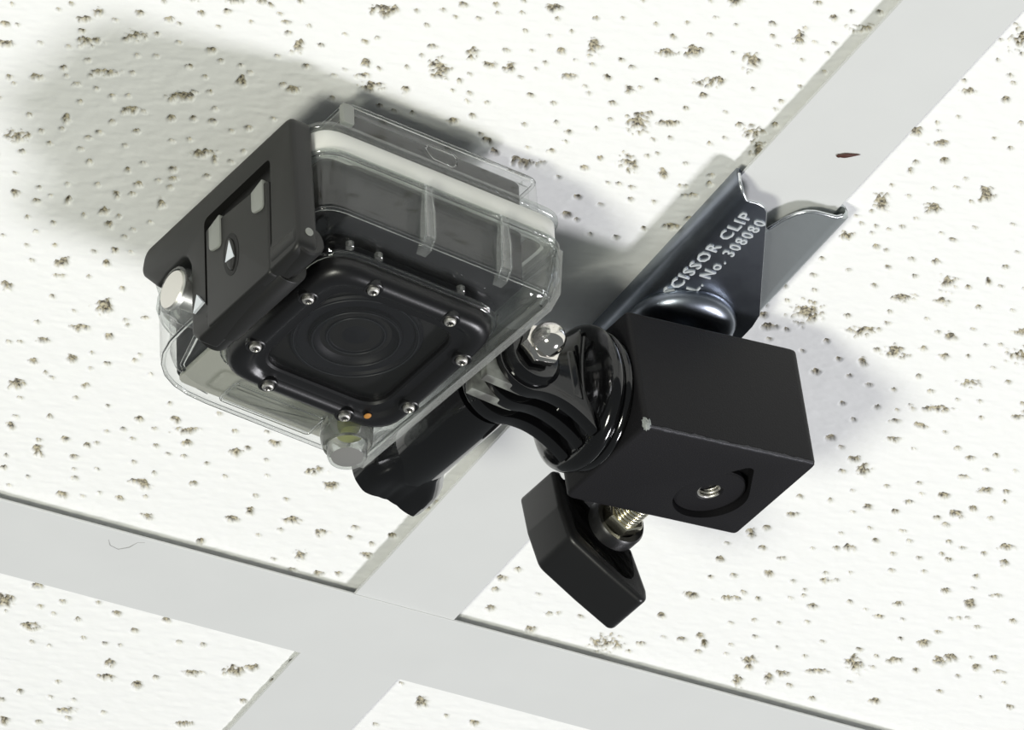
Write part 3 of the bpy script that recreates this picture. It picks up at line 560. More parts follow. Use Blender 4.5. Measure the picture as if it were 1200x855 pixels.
-92.3, 0.6, 0.5, 0.6, 1), (73.9, -83.8, 1.48, 1.33, 0.49, 0.8), (54.9, -126.2, 0.6, 0.53, 0.57, 1), (35.8, -113.9, 0.6, 0.5, 0.59, 1), (77.6, -81,
1.92, 1.21, 0.98, 0.8), (73.6, -78.9, 0.94, 0.66, 2.81, 0.8), (90.6, -81.8, 0.7, 0.63, 0.37, 1), (84.9, -78, 0.73, 0.65, 0.62, 1), (79.2, -73.7, 0.6,
0.5, 0.63, 1), (70.2, -67.1, 0.87, 0.66, 0.92, 1), (72, -60.7, 1.28, 0.77, 2.77, 0.8), (76.8, -68.6, 0.67, 0.59, 0.63, 1), (85.2, -69.8, 1.26, 0.82,
0.97, 0.8), (91.2, -70.9, 1.26, 0.83, 0.96, 0.8), (92.2, -75, 1, 0.67, 2.8, 0.8), (83.4, -66.8, 0.61, 0.54, 0.63, 1), (93.2, -78.6, 0.6, 0.5, 0.62,
1), (97.9, -80.1, 1.15, 1.02, -3.04, 0.8), (104.7, -85, 1.67, 0.96, 2.77, 0.8), (105.9, -78.4, 1.07, 0.82, 0.88, 0.8), (103.9, -75.2, 1.56, 1.39,
-2.99, 0.8), (100.6, -72.3, 0.8, 0.7, 0.62, 1), (103.6, -71, 0.92, 0.81, 0.62, 0.8), (98.3, -87.6, 1.39, 0.95, 2.81, 0.8), (101.1, -91.7, 0.73, 0.64,
0.6, 1), (106.8, -94, 0.6, 0.5, 0.59, 1), (109.2, -86.8, 0.8, 0.7, 0.6, 1), (110.9, -77, 0.74, 0.65, 0.61, 1), (110.6, -83.4, 0.6, 0.5, 0.6, 1),
(96.4, -65.2, 0.78, 0.58, 2.84, 1), (67.4, -51.1, 1.94, 0.83, 1.03, 0.8), (69.6, -54.2, 0.92, 0.81, 0.65, 0.8), (72.4, -47.4, 0.9, 0.81, 0.54, 0.8),
(64.6, -45.8, 0.68, 0.6, 0.66, 1), (66.3, -39.9, 1.08, 0.83, 0.91, 0.8), (77.9, -45.7, 1.12, 0.58, 2.75, 0.8), (78.3, -39.6, 1.28, 0.94, 0.93, 0.8),
(82.1, -51.8, 0.6, 0.5, 0.65, 1), (84.8, -59, 0.6, 0.5, 0.64, 1), (89.5, -63.2, 0.6, 0.5, 0.63, 1), (93, -59.6, 0.88, 0.71, 0.84, 1), (86.8, -53.8,
0.8, 0.71, 0.65, 1), (89, -55.2, 1.45, 1.31, -2.94, 0.8), (99.5, -62.6, 0.62, 0.54, 0.63, 1), (98.8, -57.1, 0.62, 0.54, 0.64, 1), (111.3, -65, 0.84,
0.58, 2.81, 0.8), (104.7, -57.9, 0.74, 0.65, 0.63, 1), (110.7, -60.1, 0.81, 0.71, 0.63, 1), (116.5, -65.1, 0.74, 0.65, 0.62, 1), (119.5, -69.3, 1.58,
1.25, 2.91, 0.8), (122.2, -63.9, 1.28, 0.94, 0.9, 0.8), (107.4, -65.8, 0.8, 0.7, 0.62, 1), (108.4, -61.1, 0.62, 0.54, 0.63, 1), (84.5, -39.4, 0.6,
0.5, 0.66, 1), (91.5, -42.6, 1.96, 0.97, 2.75, 0.8), (89.3, -44.9, 0.74, 0.65, 0.65, 1), (94.1, -47.3, 0.6, 0.5, 0.65, 1), (101.6, -51.6, 0.74, 0.65,
0.64, 1), (108.1, -54.2, 0.62, 0.54, 0.64, 1), (67.8, -33.4, 0.6, 0.5, 0.68, 1), (71.9, -36, 0.74, 0.65, 0.67, 1), (76.9, -31.3, 0.74, 0.65, 0.67, 1),
(67.1, -25.7, 1.58, 1.26, 2.88, 0.8), (81, -30.6, 0.68, 0.6, 0.67, 1), (75.1, -28.2, 2.24, 0.68, 2.73, 0.8), (87.2, -33.6, 0.6, 0.5, 0.67, 1), (89.3,
-35.6, 0.6, 0.5, 0.66, 1), (88.4, -37.7, 0.6, 0.5, 0.66, 1), (93.2, -32.9, 1.12, 0.98, 0.67, 0.8), (99.6, -37.6, 0.69, 0.6, 0.66, 1), (104, -36.6,
0.6, 0.5, 0.66, 1), (109.3, -41.3, 1.13, 0.78, 2.81, 0.8), (108, -35.5, 1.13, 0.69, 2.78, 0.8), (113.1, -36.6, 0.6, 0.5, 0.65, 1), (119.2, -56.9,
0.93, 0.82, 0.63, 0.8), (121, -53.1, 0.62, 0.54, 0.63, 1), (126.9, -52.6, 1.4, 0.59, 2.74, 0.8), (116.3, -49.5, 1.25, 1.09, 0.64, 0.8), (80.2, -20.3,
0.62, 0.55, 0.68, 1), (89.6, -24.6, 0.6, 0.5, 0.68, 1), (84.2, -23.3, 0.6, 0.5, 0.68, 1), (95.1, -27.4, 0.6, 0.5, 0.67, 1), (76.7, -13.2, 1.1, 0.94,
0.79, 0.8), (87.5, -18.1, 0.63, 0.55, 0.68, 1), (79.3, -7.9, 0.9, 0.67, 0.93, 1), (79, -11, 1.49, 0.56, 1.04, 1), (85.1, -9.8, 0.63, 0.55, 0.69, 1),
(93.9, -16.2, 0.6, 0.5, 0.68, 1), (84.4, -13.2, 0.6, 0.5, 0.69, 1), (91.1, -9.4, 1.73, 1.53, 0.63, 0.8), (92.2, -7.2, 0.94, 0.83, 0.69, 0.8), (92.5,
-1.7, 2, 0.84, 1.03, 0.8), (98.3, -4.9, 2, 0.95, 1.02, 0.8), (99.8, -8.3, 1.28, 1.15, -3, 0.8), (103.6, -4.9, 0.91, 0.72, 0.87, 1), (106.1, -12, 2.15,
0.79, 2.73, 0.8), (110.6, -2.5, 0.82, 0.72, 0.69, 1), (101, -16, 0.6, 0.5, 0.68, 1), (112.3, -17.8, 2.5, 1.68, 0.96, 0.8), (110.3, -23, 0.75, 0.66,
0.67, 1), (114.6, -11.5, 0.63, 0.55, 0.68, 1), (115, -22.3, 0.6, 0.5, 0.67, 1), (119.6, -22.5, 1.59, 1.18, 2.85, 0.8), (125.5, -21.2, 0.82, 0.71,
0.66, 1), (116.5, -18.3, 0.6, 0.5, 0.67, 1), (134.2, -16.2, 0.76, 0.66, 0.67, 1), (123.2, -7.3, 1.26, 0.99, 2.89, 0.8), (122.4, -35.6, 0.96, 0.69,
2.83, 0.8), (116.4, -30, 0.75, 0.66, 0.66, 1), (121.8, -30.6, 1.44, 1.26, 3.11, 0.8), (129.2, -40.8, 0.75, 0.66, 0.64, 1), (123.4, -47.5, 1.49, 1.11,
0.9, 0.8), (125.5, -43, 0.63, 0.55, 0.64, 1), (123.8, -42.2, 0.6, 0.5, 0.64, 1), (122.4, -41.2, 0.6, 0.5, 0.64, 1), (128.5, -26.3, 1.7, 1.12, 0.96,
0.8), (129.8, -28.4, 1.58, 1.37, 0.66, 0.8), (133.7, -30.4, 0.63, 0.55, 0.65, 1), (138.4, -32.2, 1.08, 0.93, 0.65, 0.8), (136.8, -27.5, 1.21, 0.84,
0.93, 0.8), (142.4, -28.1, 1.3, 0.69, 2.76, 0.8), (145.2, -24.9, 0.64, 0.55, 0.65, 1), (134.8, -23, 0.6, 0.5, 0.66, 1), (135.1, -45.8, 0.82, 0.71,
0.64, 1), (151.1, -17.5, 0.96, 0.83, 0.66, 0.8), (101.6, -22.4, 0.6, 0.5, 0.67, 1), (143.3, -18.1, 0.6, 0.5, 0.66, 1), (-57.3, -13.6, 1.44, 1.23,
0.92, 0.8), (-71.6, -3.3, 1.31, 1.22, 0.67, 0.8), (-64.8, -7.3, 0.63, 0.57, 0.79, 1), (-67.6, -4.8, 0.6, 0.5, 0.8, 1), (-60, -7.2, 0.9, 0.81, 0.79,
0.8), (-55.3, -9.9, 0.63, 0.57, 0.78, 1), (-83.3, -1.8, 0.62, 0.57, 0.82, 1), (-34.4, -19.9, 0.72, 0.65, 0.75, 1), (-28.1, -21.4, 0.63, 0.57, 0.75,
1), (-21.9, -29.7, 1.58, 1.23, 0.97, 0.8), (-51.6, -3.9, 1.41, 1, 2.78, 0.8), (-34.7, -10.2, 1.42, 1.28, 3.03, 0.8), (-32.9, -14.4, 1.3, 0.74, 1.05,
1), (-23.1, -15.1, 1.66, 1.29, 2.82, 0.8), (-15.5, -13.4, 1.66, 1.01, 2.76, 0.8), (-15.3, -4.4, 1.75, 1.24, 1, 0.8), (-9.8, -18.2, 0.82, 0.73, 0.74,
1), (-9.1, -14.6, 0.64, 0.57, 0.74, 1), (-23.9, -11, 0.63, 0.57, 0.76, 1), (-37, -0.2, 0.91, 0.82, 0.78, 0.8), (-27.1, -7.3, 0.6, 0.5, 0.76, 1),
(-1.2, -19, 0.91, 0.82, 0.73, 0.8), (-3.8, -14.4, 0.64, 0.57, 0.74, 1), (-2.8, -10.2, 1.26, 1.14, 3.09, 0.8), (-4.9, -1.8, 0.89, 0.82, 0.63, 0.8),
(-8.6, -0.1, 1.17, 0.99, 0.9, 0.8), (-14.5, 0.8, 0.73, 0.66, 0.76, 1), (-20.1, -1, 0.6, 0.5, 0.77, 1), (-28.7, 3.8, 0.6, 0.5, 0.78, 1), (28.3, -10.4,
0.92, 0.82, 0.72, 0.8), (30.8, -4, 1.11, 0.99, 0.73, 0.8), (27.4, -14.7, 1.2, 1.07, 0.72, 0.8), (0.6, -30.7, 0.82, 0.73, 0.72, 1), (1.6, -33.6, 0.72,
0.65, 0.71, 1), (-61.6, 26.8, 1.09, 1.01, 3.08, 0.8), (-54.3, 29.7, 0.82, 0.74, 0.83, 1), (-57.7, 33.3, 0.64, 0.58, 0.84, 1), (-53.9, 34.4, 0.6, 0.5,
0.84, 1), (-48.2, 34.3, 0.64, 0.58, 0.83, 1), (-47.1, 27, 0.6, 0.5, 0.82, 1), (-41.6, 28.8, 1.17, 0.88, 2.79, 0.8), (-35.3, 33, 0.89, 0.82, 0.71,
0.8), (-31.1, 26.7, 1.1, 0.99, 0.81, 0.8), (-56.1, 40.6, 2.08, 1.32, 2.75, 0.8), (-65.4, 34.7, 2.92, 1.41, 1.08, 0.8), (-53.1, 45.8, 0.6, 0.5, 0.85,
1), (-49.2, 45.4, 0.6, 0.5, 0.84, 1), (-38.8, 39.8, 0.65, 0.58, 0.83, 1), (-35.5, 39, 0.6, 0.5, 0.82, 1), (-19.5, 31.8, 0.74, 0.66, 0.8, 1), (-24.6,
32.8, 0.74, 0.66, 0.81, 1), (-34.2, 46, 1.48, 1.08, 1.02, 0.8), (-32.4, 51, 1.68, 1.18, 2.78, 0.8), (-25.3, 50.8, 1.49, 1, 1.03, 0.8), (-16.2, 41.9,
1.85, 1.18, 2.76, 0.8), (-9.1, 37.7, 2.1, 1.62, 2.82, 0.8), (-5.9, 35, 1.39, 1.24, 0.8, 0.8), (-46.8, 63.2, 0.84, 0.75, 0.86, 1), (-41.2, 56.8, 0.74,
0.66, 0.85, 1), (-40, 62.4, 0.6, 0.5, 0.85, 1), (-26.9, 62.9, 0.65, 0.58, 0.84, 1), (-35, 61.4, 0.6, 0.5, 0.85, 1), (-37.9, 72, 0.84, 0.75, 0.86, 1),
(-34.5, 65.6, 1.68, 1.04, 2.75, 0.8), (-32.7, 68, 0.75, 0.67, 0.85, 1), (-9.2, 59.9, 1.69, 1.05, 2.76, 0.8), (-1.6, 46.9, 0.84, 0.75, 0.81, 1), (1.2,
29.1, 1.12, 0.99, 0.79, 0.8), (-44.7, 74.7, 1.4, 1.25, 0.87, 0.8), (-22.9, 46.7, 0.74, 0.66, 0.82, 1), (-43.9, 39.9, 0.6, 0.5, 0.83, 1), (0.5, 37.4,
0.65, 0.58, 0.79, 1), (29.6, 44.8, 0.66, 0.58, 0.78, 1), (27.1, 28.8, 0.6, 0.5, 0.77, 1), (34.2, 33.3, 1.8, 1.26, 0.99, 0.8), (41.8, 35.7, 0.66, 0.58,
0.76, 1), (48.6, 35.7, 1.14, 1, 0.76, 0.8), (29, -18.9, 0.83, 0.74, 0.71, 1), (37.3, -12.8, 0.65, 0.57, 0.71, 1), (43.4, -7.5, 1.93, 0.73, 2.73, 0.8),
(42.5, -0.6, 1.19, 0.99, 0.86, 0.8), (59.7, -2.6, 2.55, 2.19, 2.98, 0.8), (49.7, -9.1, 0.74, 0.66, 0.71, 1), (65.3, -16.6, 1.03, 0.9, 0.7, 0.8),
(69.7, -9.8, 0.6, 0.5, 0.7, 1), (73.8, -10.4, 1.05, 0.91, 0.76, 0.8), (66.5, -5.3, 1.03, 0.91, 0.71, 0.8), (65.5, -1.9, 0.66, 0.58, 0.71, 1), (102.7,
69.7, 2.2, 1.67, 0.35, 1), (118.6, 11.1, 0.8, 0.61, 1.02, 1), (-138, -96.9, 0.8, 0.52, -0.42, 1), (-90, -4.6, 1.1, 0.67, 1.05, 1), (92.3, -205.8, 3.5,
1.85, 0.51, 1), (165.2, -260.1, 3.5, 2.05, 1.17, 1), (130, -160.2, 0.8, 0.57, 0.62, 1), (-105.7, 69.2, 2.2, 1.27, 1.14, 1), (-42.7, -254.4, 1.1, 0.62,
-0.34, 1), (-155, -155.9, 1.3, 0.95, 0.47, 1), (71.8, -238.8, 0.9, 0.74, 0.27, 1), (-66.5, -92.6, 2.2, 1.25, -0.14, 1), (153.5, 72.1, 0.9, 0.75,
-0.57, 1), (100.1, -133.1, 1.3, 1.09, 0.22, 1), (158.9, -220.1, 0.8, 0.7, 1.1, 1), (-139.9, 1.4, 3.5, 2.26, -0.07, 1), (-25.2, 82.4, 0.8, 0.51, 0.5,
1), (146.1, -142.3, 2.2, 1.58, -0.04, 1), (-66.2, -199.5, 0.7, 0.53, 0.7, 1), (-68.8, -91.7, 2.2, 1.14, 1.18, 1), (113.7, -101.6, 1.1, 0.61, 1.16, 1),
(168.4, -63.5, 0.8, 0.6, 0.82, 1), (-125.3, 35.3, 0.9, 0.5, 1.06, 1), (6.3, 76, 2.2, 1.74, 0.26, 1), (-75.3, -119.9, 0.8, 0.44, 0.88, 1), (152.8,
43.5, 0.8, 0.43, -0.11, 1), (98.1, 43.3, 0.9, 0.47, 0.83, 1), (-165.9, -154.4, 1.3, 1.02, -0.09, 1), (155.8, -33.3, 1.3, 1.09, 0.25, 1), (95.1,
-147.3, 0.9, 0.62, 0.87, 1), (82.5, 29.5, 0.9, 0.78, -0.29, 1), (128, -103.7, 0.9, 0.79, 0.33, 1), (117.3, 68, 1.1, 0.67, -0.46, 1), (39.7, 67.6, 1.3,
1, 0.16, 1), (-168.2, -205.7, 1.1, 0.82, -0.27, 1), (89.9, -198.5, 2.2, 1.14, 0.25, 1), (-98.1, -242.9, 0.8, 0.44, 1.14, 1), (55.9, -236.7, 0.8, 0.48,
1.03, 1), (-177.8, -119.3, 0.9, 0.76, 0.96, 1), (162.4, -68.4, 0.9, 0.48, 0.38, 1), (160.3, 26.1, 1.1, 0.73, 0.42, 1), (12.1, -97.4, 0.8, 0.59, 0.41,
1), (159.9, 78.7, 1.3, 0.7, 0.88, 1), (-62.9, 60.6, 1.3, 0.72, 0.53, 1), (136.6, -129.7, 1.1, 0.98, 0.29, 1), (-121.9, -52.9, 2.2, 1.96, 0.29, 1),
(169.4, -88.9, 0.9, 0.5, -0.56, 1), (55, 76.2, 0.8, 0.49, 0.81, 1), (113.9, -257.4, 1.3, 0.94, -0.16, 1), (-10.6, -249.1, 1.1, 0.67, -0.32, 1),
(171.1, -158.8, 1.3, 1.17, 0.33, 1), (126.8, 48, 0.7, 0.35, -0.37, 1), (-168.6, -138.9, 2.2, 1.76, 0.46, 1), (-165.1, -173.1, 1.1, 0.85, -0.41, 1),
(64.7, -194.7, 1.1, 0.89, 0.17, 1), (45.2, -92.4, 3.5, 2.29, 0.11, 1), (122.7, -192.8, 0.9, 0.62, 0.76, 1), (-70.8, -260.9, 3.5, 2.36, -0.08, 1),
(97.6, 58.6, 0.8, 0.45, 0.65, 1), (135.7, 80.5, 1.3, 0.73, 0.45, 1), (108.6, -237.9, 0.8, 0.49, -0.45, 1), (-155.8, 69.6, 0.9, 0.71, 1.16, 1), (174.4,
-15.2, 0.7, 0.38, -0.38, 1), (-138.8, 53, 0.9, 0.7, 0.19, 1), (-113.4, -196.8, 3.5, 1.98, 0.52, 1), (-162.6, -223.9, 1.1, 0.88, -0.1, 1), (-174.5,
-229.8, 2.2, 1.63, 0.28, 1), (153.3, -130.3, 0.7, 0.39, -0.07, 1), (-75.5, 69.6, 1.3, 0.97, -0.13, 1), (-130.8, -179.5, 0.9, 0.61, 0.1, 1), (-131.7,
-255.4, 0.9, 0.48, 0.6, 1), (-145.8, -218.1, 1.3, 0.89, 0.1, 1), (-14.7, 77.1, 0.7, 0.57, -0.55, 1), (77.9, -243.1, 0.8, 0.7, 0.17, 1), (-148.4, 58.8,
1.1, 0.91, -0.35, 1), (-41.8, -214, 3.5, 2.25, -0.07, 1), (44.9, 76.4, 0.9, 0.64, 0.47, 1), (-38.4, -227.9, 0.7, 0.4, -0.25, 1), (-5, 67.9, 2.2, 1.77,
-0.6, 1), (-13.7, -226.9, 0.8, 0.61, -0.47, 1), (128.8, 43.9, 1.1, 0.62, -0.14, 1), (-80.1, -205.1, 0.9, 0.69, -0.54, 1), (138.4, -140.8, 3.5, 2.27,
1.09, 1), (-11.5, 70.8, 0.7, 0.57, -0.02, 1), (172.7, -250.2, 2.2, 1.12, -0.19, 1), (-150.4, -120.8, 2.2, 1.42, -0.04, 1), (-120.3, -177.3, 2.2, 1.28,
-0.52, 1), (-118.1, -250.3, 3.5, 3.14, 0.33, 1), (-54.4, -229, 0.7, 0.42, 0.85, 1), (-145.5, -96.1, 2.2, 1.31, -0.51, 1), (-37.7, -240.8, 0.9, 0.75,
0.2, 1), (48.1, 46, 0.8, 0.46, 0.32, 1), (-36, -75, 0.7, 0.61, 0.82, 1), (-147.4, 84.8, 0.8, 0.59, 0.94, 1), (-102.3, -255.9, 1.3, 0.84, 0.16, 1),
(-131.1, -257.7, 3.5, 2.18, 0.21, 1), (113.7, -183.2, 0.7, 0.39, 0.27, 1), (97.3, -169.3, 1.1, 0.69, -0.37, 1), (-149.1, -175.8, 0.7, 0.57, 1.14, 1),
(133.6, 49.7, 0.7, 0.47, -0.03, 1), (53.4, 74.1, 2.2, 1.14, 0.17, 1), (-140.4, 21.4, 1.3, 0.72, -0.48, 1), (-155.6, 6.9, 1.3, 0.66, -0.38, 1), (164.2,
28.9, 1.1, 0.93, 1.11, 1), (-61.4, -257.6, 1.3, 0.97, -0.31, 1), (169, -167.6, 1.3, 0.74, 0.68, 1), (102.6, -220.4, 0.9, 0.61, -0.19, 1), (-160.9,
-26.9, 0.8, 0.57, 1.15, 1), (32.4, -225.5, 3.5, 2.94, 0.63, 1), (-104.7, -261.6, 1.3, 0.77, 0.67, 1), (-52.9, -98.6, 0.8, 0.49, -0.24, 1), (87.1,
-177, 0.9, 0.74, 0.87, 1), (56.1, 57.8, 0.7, 0.52, 0.12, 1), (-127.5, 30.8, 1.1, 0.72, -0.43, 1), (-78.6, 62.1, 3.5, 2.87, -0.02, 1), (63.1, 41.8,
1.3, 0.7, -0.24, 1), (65.1, -225.6, 1.3, 0.96, -0.27, 1), (-168.5, -152.1, 1.1, 0.77, 0.38, 1), (152, -65.8, 0.7, 0.5, 0.84, 1), (-77.7, -234.6, 0.7,
0.57, 0.5, 1), (126.6, 69.2, 1.1, 0.68, 1.07, 1), (-152.6, 3.2, 2.2, 1.95, -0.06, 1), (151.1, -48.8, 1.3, 0.76, 0.33, 1), (138.3, -177.8, 3.5, 2.51,
0.11, 1), (-177, -124.7, 0.8, 0.64, 0.35, 1), (-104.9, -23.6, 0.9, 0.59, -0.4, 1), (135, -187.1, 0.9, 0.74, 0.83, 1), (-150.5, 72.6, 0.7, 0.53, 0.78,
1), (-98.7, -239.9, 1.3, 0.98, 0.55, 1), (-30.3, -232.3, 0.9, 0.52, -0.55, 1), (-137.2, -64, 1.3, 0.94, 0.18, 1), (-62.9, -226, 3.5, 2.72, 0.71, 1),
(-156.3, -91.4, 3.5, 2.48, -0.47, 1), (103.6, 33.6, 0.7, 0.4, -0.32, 1), (-145.2, -208.5, 1.3, 1.05, 0.43, 1), (93.7, -197.6, 1.3, 1.15, 0.53, 1),
(162.7, -225.6, 0.7, 0.58, -0.25, 1), (-63.6, -201.1, 2.2, 1.97, 0.78, 1), (-91.2, 69.4, 1.1, 0.72, -0.39, 1), (161.8, 70.7, 0.7, 0.49, 1.09, 1),
(73.5, -256.4, 3.5, 2.42, 0.04, 1), (82.3, 61.3, 1.1, 0.61, 1.03, 1), (-146.7, -223.3, 1.1, 0.7, 0.93, 1), (5.3, -244.3, 1.1, 0.98, -0.11, 1), (76.2,
-210.7, 0.7, 0.5, 0.18, 1), (-114.5, 35, 3.5, 3.06, -0.43, 1), (-176.2, 7.6, 0.9, 0.74, -0.56, 1), (20.5, 74.8, 3.5, 2.47, -0.5, 1), (-100.8, 81, 1.1,
0.56, 0.33, 1), (159.5, -51.4, 3.5, 2.71, 0.31, 1), (-159.3, -123.8, 3.5, 2.45, 0.95, 1), (153.8, -29.3, 1.3, 0.98, -0.54, 1), (-169.6, 8.9, 1.1,
0.91, 0.88, 1), (-172.7, 25.1, 0.8, 0.69, -0.33, 1), (97.7, -113.4, 0.7, 0.63, -0.21, 1), (57.3, -218.6, 0.8, 0.64, -0.46, 1), (64.7, -249.4, 1.1,
0.94, -0.25, 1), (-171.5, 29.6, 0.9, 0.67, -0.35, 1), (-94.5, 61.9, 1.3, 0.67, -0.27, 1), (88.1, -130.7, 3.5, 2.05, -0.07, 1), (138.4, 52.1, 1.3, 0.7,
-0.4, 1), (-47.8, -93.9, 1.3, 0.88, 0.97, 1), (162.7, -212.6, 0.7, 0.5, 0.72, 1), (71.1, -259.1, 3.5, 2.05, -0.18, 1), (74.8, -178.9, 0.9, 0.47, 0.3,
1), (-164.5, -126.3, 0.9, 0.73, 0.4, 1), (-22.8, -225.9, 0.7, 0.61, 0.07, 1), (152.9, 72.3, 1.1, 0.68, -0.3, 1), (151, -234.8, 1.1, 0.57, -0.22, 1),
(40.6, -227.3, 1.3, 0.81, 0.39, 1), (114.9, -213.4, 0.9, 0.47, -0.59, 1), (-163.1, -0.8, 0.7, 0.45, -0.34, 1), (163.5, -169.3, 0.9, 0.62, -0.34, 1),
(-134.1, -173.5, 0.7, 0.53, 0.1, 1), (-85, 46.5, 1.1, 0.95, 0.91, 1), (31.6, -62.9, 2.2, 1.41, -0.38, 1), (51.3, -252.8, 1.1, 0.6, 0.7, 1), (-99.8,
72.1, 0.7, 0.55, 0.69, 1), (30.9, -247, 2.2, 1.51, 0.57, 1), (-153.5, -35.6, 3.5, 2.13, 0.13, 1), (-70.2, -102.4, 0.9, 0.45, 0.76, 1), (156.2, -189.8,
0.7, 0.39, 1.19, 1), (-108.6, 60.1, 0.8, 0.62, 0.2, 1), (24.4, 59.1, 0.8, 0.54, 0.41, 1), (-0.6, 72.7, 0.8, 0.58, 0.59, 1), (117.1, -158.7, 0.7, 0.4,
0.17, 1), (120.6, -80.3, 1.1, 0.83, 0.55, 1), (159.5, -221, 3.5, 1.9, -0.43, 1), (129.4, -161.8, 3.5, 2.57, -0.51, 1), (165.2, -126.8, 2.2, 1.39,
0.78, 1), (-142.8, 39.9, 0.7, 0.44, -0.07, 1), (-59, 89.6, 1.1, 0.58, -0.06, 1), (-114.4, 70.1, 3.5, 2.78, 1.12, 1), (-34.5, -99.5, 0.7, 0.41, -0.55,
1), (-139.9, -81.9, 0.9, 0.79, 0.24, 1), (-141.7, 8.6, 0.7, 0.52, -0.43, 1), (-43.7, -221.6, 0.9, 0.65, 1.15, 1), (3.7, 61.2, 1.1, 0.84, -0.27, 1),
(-110.2, 48.3, 2.2, 1.57, -0.35, 1), (-159.1, 68.5, 1.1, 0.68, 0.4, 1), (-87.7, -203.6, 2.2, 1.33, 0.25, 1), (-130.6, -190.6, 2.2, 1.94, 0.78, 1),
(75.9, -171.5, 1.1, 0.93, -0.31, 1), (68.7, -225, 1.3, 1.11, 0.53, 1), (-169.6, -58.7, 1.1, 0.83, 0.28, 1), (130.4, 61.6, 0.9, 0.67, -0.5, 1), (94.9,
-160, 0.8, 0.64, 0.71, 1), (-177.6, 70.2, 0.9, 0.8, 0.15, 1), (-78.4, 27.3, 1.3, 1, 0.01, 1), (103, -205.9, 1.1, 0.84, 0.37, 1), (-177.3, 79.9, 2.2,
1.28, 1.15, 1), (123, -178.2, 3.5, 2.31, -0.42, 1), (49.9, 61.9, 0.8, 0.61, 0.45, 1), (-156.3, -170.3, 3.5, 1.75, 0.17, 1), (-111, -201.4, 1.1, 0.95,
0.24, 1), (-75.9, -235.8, 3.5, 2.86, 0.78, 1), (-170.8, 49.3, 1.3, 0.75, -0.48, 1), (-58, -226.8, 0.9, 0.77, -0.29, 1), (-38.4, -250.2, 0.7, 0.43,
0.71, 1), (158.5, 52.9, 2.2, 1.27, -0.36, 1), (139.7, -210.1, 0.7, 0.43, 0.34, 1), (-106.9, -20, 3.5, 2.71, 0.77, 1), (129.4, 60.8, 3.5, 2.89, 0.88,
1), (139.6, -64.6, 3.5, 2.75, 0.2, 1), (93.6, -194.4, 1.3, 1.15, -0.31, 1), (156.7, -0.5, 2.2, 1.58, 1.12, 1), (116.4, -147.2, 0.7, 0.49, 0.06, 1),
(170.8, -7.5, 0.9, 0.72, 0.26, 1), (105.6, -103.2, 0.9, 0.67, 0.37, 1), (110.3, -237, 1.3, 0.9, -0.45, 1), (93.6, -247.3, 2.2, 1.7, -0.38, 1), (5.2,
-233, 2.2, 1.87, 0.63, 1), (-148, -90.5, 1.1, 0.65, -0.05, 1), (24.1, 79.4, 1.3, 0.78, -0.08, 1), (150.7, -159.3, 0.7, 0.39, 0.53, 1), (-28.3, 85.9,
3.5, 2.04, 0.63, 1), (-15, -227.4, 3.5, 2.45, -0.54, 1), (162.9, -15.5, 0.7, 0.52, 1, 1), (-68.7, -100.1, 1.3, 0.92, 0.32, 1), (-145, -82.3, 1.1,
0.73, -0.25, 1), (79.2, 66.8, 0.7, 0.39, 0.19, 1), (132.3, -154.3, 0.9, 0.6, 1.09, 1), (-139.8, -258.7, 0.8, 0.63, -0.53, 1), (-139.6, 3.9, 0.7, 0.37,
-0.45, 1), (53.8, -250, 1.1, 0.68, 0.65, 1), (8.4, 88.9, 1.3, 1.09, 0.92, 1), (-138.7, 49.6, 0.9, 0.78, 0.01, 1), (43.6, -221.4, 1.1, 0.93, 1.19, 1),
(-132, 1.1, 2.2, 1.58, 0.04, 1), (-114.1, 84.3, 0.7, 0.61, 0.12, 1), (-165.5, 26.1, 2.2, 1.46, 0.64, 1), (-168.7, -222.1, 1.3, 0.81, 0.01, 1), (151.8,
-246, 1.1, 0.56, 0.26, 1), (-105.7, 62.3, 0.9, 0.73, -0.2, 1), (-17, -250.6, 0.7, 0.56, -0.4, 1), (66.8, -219.9, 0.7, 0.53, 0.79, 1), (138, -56.3,
3.5, 2.24, 0.01, 1), (-69.9, -124.3, 0.8, 0.63, 0.28, 1), (-174.3, -154.7, 3.5, 2.08, -0.5, 1), (155, -185.2, 2.2, 1.6, -0.09, 1), (-165.1, -170.5,
1.1, 0.61, 0.73, 1), (148.3, -149.4, 0.8, 0.71, 0.28, 1), (101.1, -158.1, 0.8, 0.62, 0.47, 1), (-107.9, 58.3, 1.3, 0.81, -0.19, 1), (-105.5, -28.1,
1.3, 0.76, 0.91, 1), (-129.1, 5.4, 0.8, 0.44, 0.47, 1), (-150.1, -196.3, 1.1, 0.9, 0.57, 1), (22.4, 70.6, 3.5, 1.77, -0.58, 1), (-119.7, -205.8, 3.5,
2.19, -0.1, 1), (49.6, -214.9, 1.1, 0.79, 0.54, 1), (119.3, 59.5, 0.8, 0.49, -0.54, 1), (-82.7, -205.2, 1.1, 0.91, -0.11, 1), (-138.2, -176.4, 1.3,
0.77, -0.09, 1), (137.9, -106.4, 0.9, 0.47, 0.11, 1), (167.6, -119.1, 2.2, 1.97, 1.09, 1), (-156.2, 85.9, 1.1, 0.82, -0.52, 1), (41, -240.5, 3.5,
3.12, 0.15, 1), (-115.8, 23.6, 1.1, 0.96, 0.2, 1), (22, 87, 0.9, 0.71, -0.2, 1), (-126.2, -218.8, 1.1, 0.84, 0.37, 1), (100.7, 40.7, 0.8, 0.4, 0.66,
1), (61.8, -212.6, 0.7, 0.57, 0.89, 1), (-155.2, -111.9, 0.8, 0.7, 0.76, 1), (47, 42.6, 2.2, 1.3, -0.31, 1), (137.4, -148.2, 3.5, 3.09, -0.03, 1),
